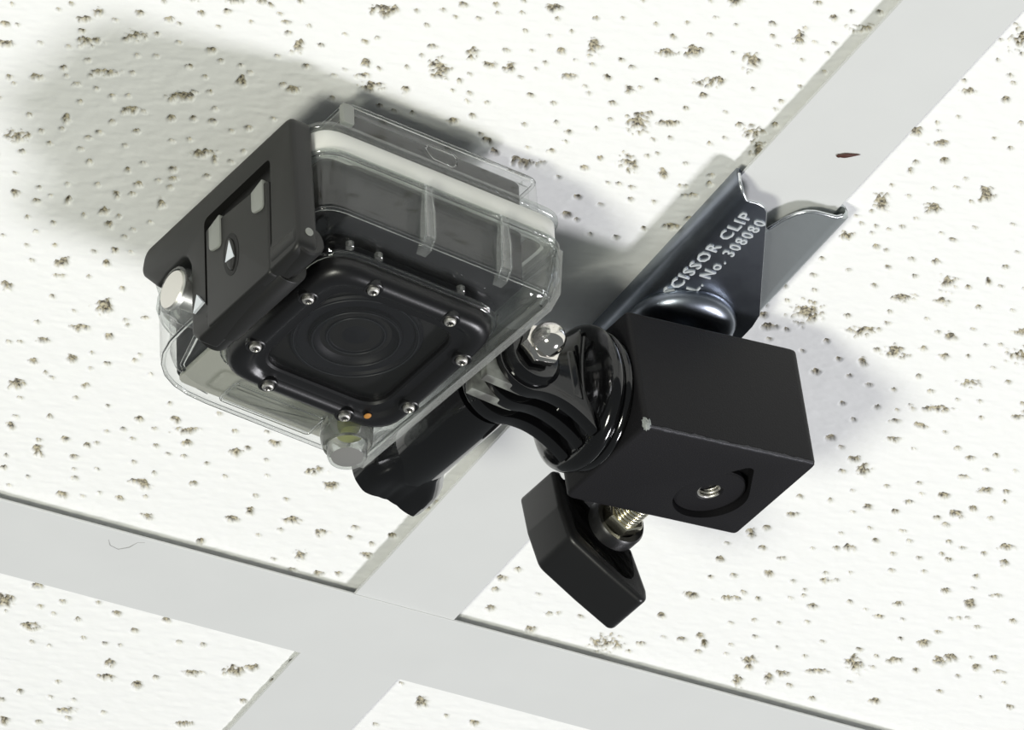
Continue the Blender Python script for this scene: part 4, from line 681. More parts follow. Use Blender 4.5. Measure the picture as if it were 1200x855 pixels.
(-1.6, -247.1, 0.8, 0.58, -0.14, 1), (165.1, -181, 2.2, 1.31, 0.6, 1), (22.6, 53.5, 1.1, 0.65, 0.15, 1), (-95.1, 59.9, 3.5, 2.1, -0.07, 1), (44,
-93.5, 0.7, 0.5, 0.53, 1), (-162.7, -27.1, 3.5, 1.9, 0.19, 1), (130.4, -150.3, 0.8, 0.41, 1.01, 1), (-28.2, -260.9, 0.9, 0.75, 0.35, 1), (-39.9,
-231.1, 0.7, 0.35, -0.05, 1), (142.5, -209.4, 1.3, 1.1, -0.1, 1), (-23.8, 77.2, 0.7, 0.48, -0.04, 1), (156.6, -94.7, 0.9, 0.64, -0.47, 1), (172.1,
-223.4, 1.3, 0.77, 1.19, 1), (41.3, -77.7, 2.2, 1.69, 0.25, 1), (72.9, -253.6, 1.3, 0.86, -0.58, 1), (122.9, -92, 0.7, 0.42, 0.51, 1), (163.2, -69.1,
2.2, 1.48, 0.61, 1), (-12.8, -243.2, 0.8, 0.42, 0.17, 1), (-104.2, -179.5, 0.7, 0.57, 0.17, 1), (-99.3, 70.7, 2.2, 1.53, 0.81, 1), (-130.7, 71.6, 3.5,
2.26, -0.39, 1), (-12.6, -236.7, 1.1, 0.69, 1.06, 1), (117.5, 67, 2.2, 1.31, 0.33, 1), (99.3, 37.2, 1.1, 0.78, 0.07, 1), (-83.7, -117, 0.8, 0.59,
0.75, 1), (151.2, -251.1, 0.7, 0.38, -0.25, 1), (39, -94.4, 2.2, 1.2, 1.2, 1), (-47.4, -122.9, 1.3, 0.67, 1.11, 1), (157.4, -139.3, 1.1, 0.7, 0.91,
1), (-96.6, 52.8, 0.7, 0.56, -0.01, 1), (-147.2, -87, 0.9, 0.48, -0.33, 1), (91.9, -203.6, 0.8, 0.7, 0.19, 1), (101.5, 65.5, 1.3, 1.12, -0.55, 1),
(-140.6, 3.8, 1.3, 0.66, 0.64, 1), (-168.8, -254.1, 2.2, 1.59, 1.1, 1), (64.5, 51.3, 0.7, 0.55, -0.21, 1), (171.1, -197.3, 1.3, 1.16, -0.03, 1),
(68.5, -190.3, 1.1, 0.86, -0.35, 1), (115.8, -160.9, 1.3, 0.86, 0.22, 1), (75.4, -151.3, 0.7, 0.62, 0.58, 1), (-151.2, -223.6, 1.3, 0.7, 0.13, 1),
(50.2, -224.4, 0.9, 0.81, 0.29, 1), (-29.1, -96.1, 0.9, 0.57, 0.58, 1), (-87.2, 36.1, 1.3, 1.06, 0.53, 1), (-109.1, 71.4, 2.2, 1.2, -0.36, 1),
(-132.5, 25, 2.2, 1.31, -0.51, 1), (-139.4, -104.4, 0.7, 0.41, 0.6, 1), (67.8, -165.8, 0.7, 0.38, 0.33, 1), (137.1, -84.6, 1.1, 0.68, -0.19, 1),
(143.1, -49.4, 1.1, 0.56, -0.35, 1), (-130.7, -250.3, 3.5, 1.8, -0.29, 1), (110.2, -147.1, 0.9, 0.62, 1.09, 1), (161.8, -219.7, 2.2, 1.12, 0.37, 1),
(125, 47.4, 0.8, 0.61, 0.69, 1), (-62.7, 53.6, 1.1, 0.99, 0.01, 1), (-40.5, -218.1, 2.2, 1.16, 0.61, 1), (3.9, -236.3, 1.1, 0.74, 0.9, 1), (-110.6,
89.8, 0.7, 0.6, 0.99, 1), (79.9, 56.6, 1.3, 0.85, 0.97, 1), (-64.7, -217.3, 1.3, 0.73, -0.24, 1), (44.5, -245.1, 0.7, 0.54, 0.81, 1), (-18.4, -234.5,
3.5, 2.19, 0.45, 1), (-143.9, -221.9, 3.5, 3.01, 0.93, 1), (-15.1, -252.9, 0.8, 0.52, -0.4, 1), (-49.4, 67.5, 1.1, 0.81, -0.18, 1), (-109.9, 66.6,
0.8, 0.44, 0.46, 1), (42.7, -256.5, 0.9, 0.79, 0.26, 1), (-172.7, -255.2, 2.2, 1.48, 1.01, 1), (-127.5, 60.5, 0.9, 0.51, 0.37, 1), (65.8, -169.5, 0.8,
0.52, 0.9, 1), (166.7, -17.2, 0.8, 0.64, 0.7, 1), (-158.7, 79.6, 1.3, 0.94, 1.19, 1), (104.4, 80.5, 1.1, 0.98, -0.38, 1), (-133.7, -2.1, 0.9, 0.55,
0.94, 1), (155.7, 65.2, 0.8, 0.61, 0.96, 1), (97.4, -179.7, 0.8, 0.57, -0.13, 1), (89.4, -132.5, 0.8, 0.63, 0.17, 1), (-167, -167.5, 1.1, 0.65, -0.4,
1), (-63.8, -83, 3.5, 2.59, 1.2, 1), (-3.1, 68.7, 1.3, 0.69, 0.7, 1), (113.3, -187.1, 1.1, 0.99, 1.11, 1), (-162.6, -236.4, 0.9, 0.6, 0.06, 1),
(174.2, -193, 0.9, 0.73, -0.13, 1), (165.1, -234.5, 0.7, 0.4, 0.52, 1), (-131.9, 31.3, 2.2, 1.63, -0.13, 1), (45.4, -220.4, 0.9, 0.59, 1.04, 1),
(44.7, -232.9, 0.8, 0.71, 0.06, 1), (116.8, -84.7, 0.9, 0.59, 0.23, 1), (-56.5, -83.3, 0.8, 0.61, 0.87, 1), (36.4, -222, 1.3, 0.8, -0.55, 1), (52.7,
-82.4, 0.7, 0.47, 0.91, 1), (43.4, 47.2, 0.9, 0.77, -0.33, 1), (133.8, -171, 2.2, 1.32, 1.06, 1), (-126.7, -22.3, 0.9, 0.6, 0.55, 1), (74.9, 83.2,
1.1, 0.97, -0.53, 1), (-127.7, -1.9, 0.9, 0.66, -0.6, 1), (-74, 67.7, 3.5, 2.74, 0.11, 1), (174.2, -51.9, 3.5, 2.68, -0.36, 1), (-124, -231, 1.1,
0.96, 0.57, 1), (-155.6, -15.2, 0.8, 0.65, 0.69, 1), (149, -86.2, 0.7, 0.51, 0.7, 1), (-80.5, -239.9, 3.5, 1.96, -0.41, 1), (-12.5, 76.7, 3.5, 2.85,
-0.55, 1), (120.5, -165.8, 1.3, 1.14, -0.47, 1), (135.6, -174.4, 3.5, 2.36, -0.21, 1), (123.9, 61.6, 0.8, 0.56, 0.61, 1), (169.8, -147, 1.3, 0.87,
0.91, 1), (-128.3, -168.6, 2.2, 1.71, -0.12, 1), (-73.1, -201.5, 0.9, 0.56, -0.35, 1), (166.3, -143.7, 3.5, 2.09, 0.99, 1), (122.5, -176, 0.9, 0.79,
1.18, 1), (-164.3, -230.4, 3.5, 2.81, 0.01, 1), (129.1, -112.9, 2.2, 1.83, -0.57, 1), (-12.3, 73.7, 3.5, 1.96, 0.06, 1), (160.4, -249, 0.9, 0.79,
0.99, 1), (-149.2, -253.5, 1.3, 0.7, -0.57, 1), (-34.1, -247.6, 0.9, 0.71, -0.42, 1), (-106.4, 13.7, 1.3, 0.83, -0.57, 1), (-146.7, -171, 3.5, 2.8,
0.87, 1), (-71.1, -126.3, 2.2, 1.93, -0.49, 1), (123.2, -198.4, 0.9, 0.79, 1, 1), (173.9, -175.7, 0.8, 0.63, 0.67, 1), (32.5, -59, 3.5, 2.45, 1.12,
1), (-133.9, -182.6, 3.5, 3.09, 0.86, 1), (-128, -6.5, 3.5, 2.6, 0.75, 1), (-63.2, 63.5, 1.3, 0.75, 0.99, 1), (-113.7, -53, 0.9, 0.63, 0.22, 1), (135,
13.3, 2.2, 1.18, -0.18, 1), (-111.4, 52.3, 3.5, 2.04, 1.11, 1), (-96.5, 24.9, 3.5, 2.01, 0.23, 1), (-54.3, -219.1, 0.8, 0.63, 0.04, 1), (24.4, -261.3,
0.9, 0.54, 0.68, 1), (91.3, -211.9, 1.3, 1.01, 0.41, 1), (65.4, 43.8, 2.2, 1.94, -0.22, 1), (-174.5, -163.6, 2.2, 1.76, 0.41, 1), (28.5, -242.1, 3.5,
3.09, 0.77, 1), (-136.9, -69.6, 0.9, 0.8, 1.06, 1), (-102, -246.1, 0.8, 0.48, -0.28, 1), (-61, -218.2, 0.7, 0.37, 0.64, 1), (-72.7, -261.2, 1.3, 0.91,
-0.5, 1), (13.6, -259.4, 0.9, 0.58, 0.89, 1), (79, 62.6, 0.9, 0.79, -0.03, 1), (-136.4, -175.1, 3.5, 2.96, -0.32, 1), (126, -81.8, 0.9, 0.57, 0.26,
1), (39.1, 81.6, 2.2, 1.33, -0.09, 1), (154.6, 22.1, 0.8, 0.56, -0.54, 1), (-50.7, 76.3, 1.3, 0.9, 0.54, 1), (32.2, 62.2, 1.1, 0.9, 0.64, 1), (135.8,
38.3, 2.2, 1.53, 0.29, 1), (-172.6, -217.5, 1.1, 0.83, 1.18, 1), (-36.4, -227.6, 1.3, 1.15, -0.25, 1), (-124.7, -213.2, 3.5, 2.63, -0.02, 1), (-168.5,
-23.5, 1.3, 0.92, 0.84, 1), (112.4, 41, 0.9, 0.76, 0.43, 1), (152.1, -193.2, 1.1, 0.58, 0.54, 1), (85.8, 33, 3.5, 2.65, -0.21, 1), (128.8, -95.6, 1.3,
1.13, 0.35, 1), (-160.2, 69.5, 3.5, 2.57, 0.23, 1), (-94.1, 19.3, 0.7, 0.36, -0.54, 1), (-12.1, -233.9, 1.1, 0.6, 0.44, 1), (63.3, -195.3, 0.9, 0.78,
-0.25, 1), (22.5, 78.5, 2.2, 1.73, -0.48, 1), (39.6, -241, 1.1, 0.73, -0.26, 1), (80.3, -159.1, 0.9, 0.64, -0.03, 1), (94.6, -239.3, 0.7, 0.51, 1.18,
1), (-60.4, -208.4, 0.7, 0.52, 0.52, 1), (-149, 10.1, 3.5, 3.12, 0.72, 1), (-140.4, -62.7, 0.7, 0.59, 1.09, 1), (76.8, -170.6, 2.2, 1.97, -0.41, 1),
(-130.6, 56, 0.9, 0.73, 0.23, 1), (68.7, -252.1, 0.8, 0.58, -0.43, 1), (-37.9, -240.3, 1.1, 0.95, -0.27, 1), (-153.7, -15.7, 2.2, 1.13, 0.96, 1),
(136.7, -231.5, 0.9, 0.48, 0.56, 1), (82.6, -243.4, 0.9, 0.58, 0.82, 1), (7.6, -234.3, 0.8, 0.49, 0.46, 1), (163.9, -118.6, 0.7, 0.57, 1.1, 1),
(-165.4, -133.4, 0.7, 0.61, 1.01, 1), (-131.1, -233.1, 3.5, 1.98, -0.06, 1), (-98.3, -188.6, 0.7, 0.56, -0.14, 1), (32.7, 73.1, 0.7, 0.5, -0.34, 1),
(75.2, -237.4, 3.5, 1.99, 1.06, 1), (88.3, 46.1, 0.8, 0.56, -0.17, 1), (-123, -69.7, 1.3, 0.89, 0.35, 1), (-118.8, -248.1, 3.5, 2.74, 0.39, 1), (6.1,
-246.5, 0.8, 0.57, -0.19, 1), (-135.3, 52.5, 0.9, 0.49, -0.57, 1), (159.1, 46.4, 0.7, 0.6, 0.38, 1), (-59.8, -85.6, 0.7, 0.62, 0.14, 1), (17.7,
-243.5, 1.3, 0.8, 0.41, 1), (-120.4, 67.6, 1.3, 1.01, -0.21, 1), (122.7, -163.8, 3.5, 2.4, 1.12, 1), (-52.2, -96.9, 2.2, 1.34, 0.43, 1), (-106.2, -16,
1.1, 0.65, 0.07, 1), (118, 18.3, 0.9, 0.78, 0.83, 1), (104.8, -145.7, 0.9, 0.52, 0.67, 1), (-63.2, -209.9, 3.5, 1.82, 0.42, 1), (103.4, 50.9, 1.1,
0.63, 1.2, 1), (-74.3, -116.5, 3.5, 2.4, 0.18, 1), (-125.6, 70.6, 0.8, 0.68, -0.19, 1), (-68.3, 34.8, 0.9, 0.49, 0.92, 1), (55, -256.3, 2.2, 1.23,
-0.42, 1), (-167.6, -138.6, 0.7, 0.51, 0.68, 1), (-76.1, -254.4, 0.7, 0.41, -0.58, 1), (-175.5, -219.1, 1.3, 0.89, -0.15, 1), (-161.4, -36.2, 0.9,
0.67, 0.98, 1), (155.6, -26, 0.7, 0.51, -0.26, 1), (19.4, -247.2, 2.2, 1.92, 0.44, 1), (-93.1, -189.5, 3.5, 2.42, -0.57, 1), (-163.7, -18.9, 1.3,
0.71, 0.49, 1), (108.6, -160.3, 0.7, 0.48, 0.54, 1), (113.5, -235.1, 0.7, 0.44, 1.05, 1), (-76.1, -231.7, 3.5, 2.63, -0.42, 1), (114.2, 48.7, 1.3,
1.09, -0.26, 1), (79.7, 63.1, 3.5, 2.58, 0.02, 1), (173, -66.8, 0.9, 0.74, 0.31, 1), (137.3, 45.8, 1.3, 0.79, 0.59, 1), (-174.2, 10.7, 3.5, 2.65,
0.88, 1), (156.8, -152.8, 1.3, 0.82, 0.03, 1), (88.9, 81.5, 1.3, 1.11, -0.23, 1), (-148.7, -65.8, 3.5, 2.86, 0.2, 1), (-3.1, -258.1, 0.7, 0.37, -0.1,
1), (100.9, 68.1, 2.2, 1.79, 0.42, 1), (127.4, 36.3, 1.1, 0.9, 0.39, 1), (96.5, -224.3, 0.7, 0.6, 0.22, 1), (-174.9, -199.9, 1.3, 0.9, 0.51, 1),
(165.4, -209.4, 0.8, 0.61, 0.86, 1), (89.8, -237.9, 3.5, 3.05, 0.56, 1), (-140.4, 61, 1.1, 0.83, 0.61, 1), (68.7, -178.6, 0.8, 0.71, 0.32, 1), (-143,
-240.1, 3.5, 2.98, -0.2, 1), (-142.7, -85, 1.1, 0.6, 0.02, 1), (-172.7, 18.2, 2.2, 1.44, 0.74, 1), (-164.4, 62.2, 3.5, 2.75, -0.44, 1), (-172.9,
-46.6, 1.1, 0.98, 0.47, 1), (167.4, -95.8, 3.5, 2.9, 0.2, 1), (-84.7, 62.8, 0.7, 0.36, 1.11, 1), (-146.9, -57.5, 1.3, 0.81, 1.17, 1), (140.6, -85.8,
3.5, 2.76, 0.66, 1), (156.6, 44.6, 0.9, 0.46, -0.13, 1), (-114.6, 24.9, 0.9, 0.56, 1.05, 1), (-153.9, 54.1, 0.8, 0.71, 0.01, 1), (116.2, 84.1, 0.7,
0.39, -0.07, 1), (13.2, -238.2, 0.9, 0.62, -0.34, 1), (-106.9, 54.8, 2.2, 1.55, 0.85, 1), (-121.2, -224.5, 0.7, 0.39, 0.75, 1), (-148.9, 29.6, 1.3,
0.83, 0.37, 1), (140.3, 45.8, 2.2, 1.56, -0.55, 1), (-108.8, -19.6, 1.1, 0.62, 0.2, 1), (-92, -256, 3.5, 2.88, 0.9, 1), (-147.5, -195.2, 0.8, 0.42,
1.12, 1), (-148.9, -53.3, 0.8, 0.54, 0.37, 1), (160.1, 49.5, 0.7, 0.42, 1, 1), (23.2, -105.2, 0.8, 0.59, 0.49, 1), (141.8, -207.9, 3.5, 2.86, -0.06,
1), (74.7, -223.3, 1.3, 1.07, 0.44, 1), (164.4, -195.4, 1.1, 0.91, -0.12, 1), (-26, -220.6, 1.1, 0.59, 0.81, 1), (102.4, -236.9, 3.5, 2.56, 0.7, 1),
(-128.3, -222.4, 2.2, 1.18, -0.14, 1), (42.6, -74.1, 3.5, 2.36, -0.23, 1), (-162.4, -97, 2.2, 1.96, 0.05, 1), (155.4, -187.6, 0.9, 0.73, 0.95, 1),
(-143.7, 85.3, 2.2, 1.75, 0.42, 1), (36.4, -253.2, 1.1, 0.61, 0.35, 1), (69.2, -197.4, 3.5, 1.75, 0.19, 1), (-93.7, -1.8, 1.1, 0.99, -0.1, 1),
(-140.7, -249.8, 1.1, 0.81, 0.92, 1), (-169.7, -135.9, 0.9, 0.8, 0.89, 1), (149, 44.8, 2.2, 1.62, 0.63, 1), (132, -220, 1.3, 0.83, 0.74, 1), (-133.1,
46.3, 0.8, 0.52, 1.01, 1), (70, -227.7, 1.1, 0.62, 1.08, 1)]
#PITS-END
rng = np.random.default_rng(7)


def vnoise(x, y, cell, seed):
    r = np.random.default_rng(seed)
    g = r.random((512, 512))
    X, Y = x / cell, y / cell
    i, j = np.floor(X).astype(int), np.floor(Y).astype(int)
    fx, fy = X - i, Y - j
    fx, fy = fx * fx * (3 - 2 * fx), fy * fy * (3 - 2 * fy)
    i0, i1, j0, j1 = i % 512, (i + 1) % 512, j % 512, (j + 1) % 512
    return (g[i0, j0] * (1 - fx) * (1 - fy) + g[i1, j0] * fx * (1 - fy) +
            g[i0, j1] * (1 - fx) * fy + g[i1, j1] * fx * fy)


def axis_pts(lo, hi, dlo, dhi, step):
    """coarse from lo to hi, fine inside dlo..dhi"""
    dlo, dhi = max(lo, dlo), min(hi, dhi)
    a = list(np.arange(dlo, dhi, step)) + [dhi]
    pre = [lo + (dlo - lo) * t for t in (0, 0.5, 0.85)] if dlo > lo + 1 else ([lo] if dlo > lo else [])
    post = [hi - (hi - dhi) * t for t in (0.85, 0.5, 0)] if dhi < hi - 1 else ([hi] if dhi < hi else [])
    return np.array(pre + a + post)


# the tile face lies a little above the grid's flange (TILE_Z)


def tile(x0, x1, y0, y1, dx, dy, step, TILE_Z=2.8):
    xs, ys = axis_pts(x0, x1, *dx, step), axis_pts(y0, y1, *dy, step)
    nx, ny = len(xs), len(ys)
    X, Y = np.meshgrid(xs, ys, indexing='ij')
    pit = np.zeros_like(X)
    depth = np.zeros_like(X)
    n1 = vnoise(X + 900, Y + 900, 0.62, 11)
    n2 = vnoise(X + 900, Y + 900, 1.5, 12)
    n3 = vnoise(X + 900, Y + 900, 0.4, 15)
    for (px, py, a, b, ang, dp) in PITS:
        if px + a * 2 < xs[0] or px - a * 2 > xs[-1] or py + a * 2 < ys[0] or py - a * 2 > ys[-1]:
            continue
        i0, i1 = np.searchsorted(xs, (px - a * 1.7, px + a * 1.7))
        j0, j1 = np.searchsorted(ys, (py - a * 1.7, py + a * 1.7))
        if i1 <= i0 or j1 <= j0:
            continue
        sl = (slice(i0, i1), slice(j0, j1))
        ux = X[sl] - px
        uy = Y[sl] - py
        c, s = math.cos(ang), math.sin(ang)
        r = np.sqrt(((ux * c + uy * s) / a) ** 2 + ((-ux * s + uy * c) / b) ** 2)
        big = min(1.0, (a - 0.9) / 1.6) if a > 0.9 else 0.0
        q = 1.12 - r + (n1[sl] - 0.5) * (0.6 + 1.1 * big) + (n2[sl] - 0.5) * 0.9 * big
        mk = np.clip(q / 0.30, 0, 1)
        pit[sl] = np.maximum(pit[sl], np.clip(q / 0.22 - 0.35, 0, 1) * min(1, 0.75 + 0.25 * dp))
        depth[sl] = np.maximum(depth[sl], mk * dp * (0.55 + 0.9 * n3[sl]))
    Z = TILE_Z + depth
    Z += (vnoise(X + 900, Y * 1.9 + X * 0.5 + 900, 2.3, 21) - 0.5) * 0.17 + (vnoise(X + 900, Y + 900, 0.9, 22) - 0.5) * 0.07
    # knocked edges of the tile board
    co = np.stack([X, Y, Z], -1).reshape(-1, 3) * S
    idx = np.arange(nx * ny).reshape(nx, ny)
    quads = np.stack([idx[:-1, :-1], idx[:-1, 1:], idx[1:, 1:], idx[1:, :-1]], -1).reshape(-1, 4)
    # back of the board: four sides and a top, 15 mm thick
    ring = np.concatenate([idx[:, 0], idx[-1, 1:], idx[-2::-1, -1], idx[0, -2:0:-1]])
    top = co[ring].copy()
    top[:, 2] = (TILE_Z + 15) * S
    base = len(co)
    co = np.concatenate([co, top])
    k = len(ring)
    tr = np.arange(k) + base
    sides = np.stack([ring, np.roll(ring, -1), np.roll(tr, -1), tr], -1)
    me = bpy.data.meshes.new('ceiling_tile')
    nq = len(quads) + len(sides)
    me.vertices.add(len(co))
    me.vertices.foreach_set('co', co.astype(np.float32).ravel())
    loops = np.concatenate([quads.ravel(), sides.ravel(), tr])
    me.loops.add(len(loops))
    me.loops.foreach_set('vertex_index', loops.astype(np.int32))
    me.polygons.add(nq + 1)
    starts = np.concatenate([np.arange(nq) * 4, [nq * 4]])
    me.polygons.foreach_set('loop_start', starts.astype(np.int32))
    me.update(calc_edges=True)
    at = me.attributes.new('pit', 'FLOAT', 'POINT')
    at.data.foreach_set('value', np.concatenate([pit.ravel(), np.zeros(k)]).astype(np.float32))
    me.materials.append(M['tile'])
    me.shade_smooth()
    o = bpy.data.objects.new('ceiling_tile', me)
    COL.objects.link(o)
    o.parent = ceiling
    return o


STEP = 0.42
tile(-605, 3, -605, 3, (-178, 3), (-262, 3), STEP)
tile(21, 629, -605, 3, (21, 172), (-262, 3), STEP)
tile(-605, 3, 21, 629, (-135, 3), (21, 90), STEP, 1.4)
tile(21, 629, 21, 629, (21, 175), (21, 60), STEP)


def tee(name, length0, length1, axis, w0=0.0, w1=24.0, z=0.0, th=0.45):
    """inverted T: flange with tiny hemmed edges, web and bulb"""
    c = (w0 + w1) / 2
    prof = [(w0, z + 0.15), (w0 + 0.15, z), (w1 - 0.15, z), (w1, z + 0.15), (w1, z + th + 0.1), (w1 - 0.2, z + th + 0.2),
            (w1 - 1.2, z + th + 0.2), (w1 - 1.2, z + th), (c + 0.5, z + th), (c + 0.5, z + 30), (c + 3, z + 30), (c + 3, z + 38),
            (c - 3, z + 38), (c - 3, z + 30), (c - 0.5, z + 30), (c - 0.5, z + th), (w0 + 1.2, z + th), (w0 + 1.2, z + th + 0.2),
            (w0 + 0.2, z + th + 0.2), (w0, z + th + 0.1)]
    bm = B()
    loft(bm, [(prof, length0), (prof, length1)], axis)
    return link(name, bm, M['tee'], ceiling)


tee('main_tee', -610, 634, 'x')
for a, b in ((-610, 0.35), (23.4, 634)):
    tee('cross_tee', a, b, 'y', z=0.35 if a < 0 else 0.45)

# ------------------------------------------------------------------ the spring steel clip on the cross tee
clip = empty('ceiling_clip', loc=(12, -130, 0), category='clip',
             label='grey zinc-plated steel scissor clip gripping the white ceiling bar above the black block')
CL = (12, -130)


def cl(pts):
    return [(p[0] - CL[0], p[1] - CL[1]) for p in pts]


def sheet(bm, top, zoff, th=0.6):
    """top: list of rows, each a list of (x, y, z): a bent sheet th thick"""
    n, k = len(top), len(top[0])
    up, dn = [], []
    for row in top:
        up.append([bm.verts.new((p[0] - CL[0], p[1] - CL[1], p[2] + zoff)) for p in row])
        dn.append([bm.verts.new((p[0] - CL[0] - (th * p[3] if len(p) > 3 else 0), p[1] - CL[1],
                                 p[2] + zoff - (th * (1 - p[3]) if len(p) > 3 else th))) for p in row])
    for i in range(n - 1):
        for j in range(k - 1):
            bm.faces.new((up[i][j], up[i][j + 1], up[i + 1][j + 1], up[i + 1][j]))
            bm.faces.new((dn[i][j], dn[i + 1][j], dn[i + 1][j + 1], dn[i][j + 1]))
    for i in range(n - 1):
        bm.faces.new((up[i][0], up[i + 1][0], dn[i + 1][0], dn[i][0]))
        bm.faces.new((up[i][-1], dn[i][-1], dn[i + 1][-1], up[i + 1][-1]))
    for j in range(k - 1):
        bm.faces.new((up[0][j], dn[0][j], dn[0][j + 1], up[0][j + 1]))
        bm.faces.new((up[-1][j], up[-1][j + 1], dn[-1][j + 1], dn[-1][j]))


# left leaf: hook over the flange edge, a vertical wall, then the flat leaf with the stamped words
prof = [(1.2, 1.25, 0.0), (-0.6, 1.25, 0.0), (-1.3, 0.6, 1.0), (-1.55, -0.6, 1.0), (-1.5, -2.2, 1.0), (-1.1, -3.5, 0.8),
        (-0.2, -4.3, 0.4), (1.2, -4.7, 0.1), (3.5, -4.75, 0.0)]
bm = B()
rows = []
XR = [(-163.4, 3.9), (-163.2, 4.9), (-162.7, 5.9), (-161.8, 6.8), (-160.4, 7.6), (-158.0, 8.9), (-150.0, 13.1), (-140.0, 18.3), (-130.0, 23.6),
      (-126.0, 24.2), (-115.0, 24.2), (-100.0, 24.2)]
for y, xr in XR:
    row = [(p[0], y - (2.6 * (1 - min(1, max(0, (p[0] + 1.6) / 2.8))) if y < -163 else 0), p[1], p[2]) for p in prof[:-1]]
    for k in range(1, 7):
        row.append((1.2 + (xr - 1.2) * k / 6, y, -4.75, 0.0))
    rows.append(row)
sheet(bm, rows, 0)
link('left_leaf', bm, M['zinc'], clip, 35, label='stamped leaf with a dark reflection in its colour')
bm = B()
edge = [(r[0], r[1], r[2] - 0.3) for r in rows[0][3:]] + [(r[-1][0], r[-1][1], r[-1][2] - 0.3) for r in rows[1:]]
tube(bm, [(p[0] - CL[0], p[1] - CL[1], p[2]) for p in edge], [0.34] * 12 + [0.30, 0.25, 0.2, 0.15] + [0.1] * (len(edge) - 16), 8)
link('cut_edge', bm, M['bright'], clip, 60)
# right leaf: the same sheet the other way round, lying closer to the bar, its near edge cut in a slow curve
bm = B()
rows = []
near = [(9.5, -149.5), (12.7, -153.0), (14.0, -157.2), (15.5, -160.0), (16.9, -161.4), (18.6, -162.1), (21.1, -162.2), (23.4, -162.3)]
for t in [0, 0.02, 0.1, 0.25, 0.4, 0.6, 0.8, 1.0]:
    row = []
    for (x, yn) in near:
        row.append((x, yn + (-98 - yn) * t, -1.5 - 0.9 * t, 0.0))
    y = near[-1][1] + (-98 - near[-1][1]) * t
    row += [(24.6, y - (0.5 if t == 0 else 0), -1.3 - 0.5 * t, -0.5), (25.1, y - (0.9 if t == 0 else 0), -0.6, -1.0), (25.1, y - (0.9 if t == 0 else 0), 0.8, -1.0),
            (24.6, y - (0.9 if t == 0 else 0), 1.3, -0.2), (23.0, y, 1.35, 0.0)]
    rows.append(row)
sheet(bm, rows, 0)
link('right_leaf', bm, M['zinc_pale_reflection'], clip, 35)
bm = B()
tube(bm, [(x - CL[0], y - CL[1], -1.8) for x, y in near[1:]] + [(24.5 - CL[0], -162.9 - CL[1], -1.5)], 0.42, 8)
link('rolled_edge', bm, M['bright'], clip, 60)
# stud base
bm = B()
lathe(bm, [(10.2, -4.6), (11.2, -5.2), (11.4, -6.4), (10.8, -7.8), (9.3, -8.7), (6.2, -9.0), (3.1, -9.0), (3.1, -19.0)], (9.8 - 12, -121.5 + 130), 'z', 56)
link('stud_base', bm, M['zinc'], clip, 50)


def text_mesh(body, size, extrude):
    cu = bpy.data.curves.new('t', 'FONT')
    cu.body = body
    cu.size = size
    cu.extrude = extrude
    cu.offset = 0.004 * size
    cu.space_character = 1.22
    cu.resolution_u = 2
    o = bpy.data.objects.new('t', cu)
    COL.objects.link(o)
    bpy.context.view_layer.update()
    me = bpy.data.meshes.new_from_object(o.evaluated_get(bpy.context.evaluated_depsgraph_get()))
    bpy.data.objects.remove(o)
    bpy.data.curves.remove(cu)
    return me


def put_text(body, length, height, org, parent, material, name='stamped_lettering'):
    me = text_mesh(body, 1.0, 0.05)
    xs = [v.co.x for v in me.vertices]
    ys = [v.co.y for v in me.vertices]
    sx, sy = length / (max(xs) - min(xs)), height / (max(ys) - min(ys))
    me.transform(Matrix.Diagonal((sx * S, sy * S, 4.5 * S, 1)) @ Matrix.Translation((-min(xs), -min(ys), 0)))
    # reading direction runs along -y, letters' tops point to -x, face down
    rot = Matrix(((0, -1, 0), (-1, 0, 0), (0, 0, -1))).to_4x4() @ Matrix.Rotation(math.radians(-2.5), 4, 'Z')
    rot.translation = Vector((org[0] - CL[0], org[1] - CL[1], org[2])) * S
    me.transform(rot)
    me.materials.append(material)
    o = bpy.data.objects.new(name, me)
    COL.objects.link(o)
    o.parent = parent
    return o


put_text('SCISSOR CLIP', 31.0, 2.7, (3.6, -129.0, -5.4), clip, M['stamp'])
put_text('L. No. 308080', 27.0, 2.7, (7.6, -132.0, -5.4), clip, M['stamp'])

# ------------------------------------------------------------------ the black block
RB = ((0.9911, -0.0743, -0.1108), (0.0714, 0.997, -0.0301), (0.1127, 0.0219, 0.9934))
OB = (-6.94, -131.6, -43.0)
BX, BY, BZ = 43.2, 30.1, 27.6
block = empty('mounting_block', RB, OB, category='mounting block',
              label='matte black rectangular metal block with a threaded hole, screwed under the steel clip')
bm = B()
prism(bm, rpoly(rect(0, 0, BX, BY), [1.2, 2.0, 1.4, 2.4], 4), 0, BZ, 'z', 0.8, 3)
body = link('body', bm, M['block'], block)
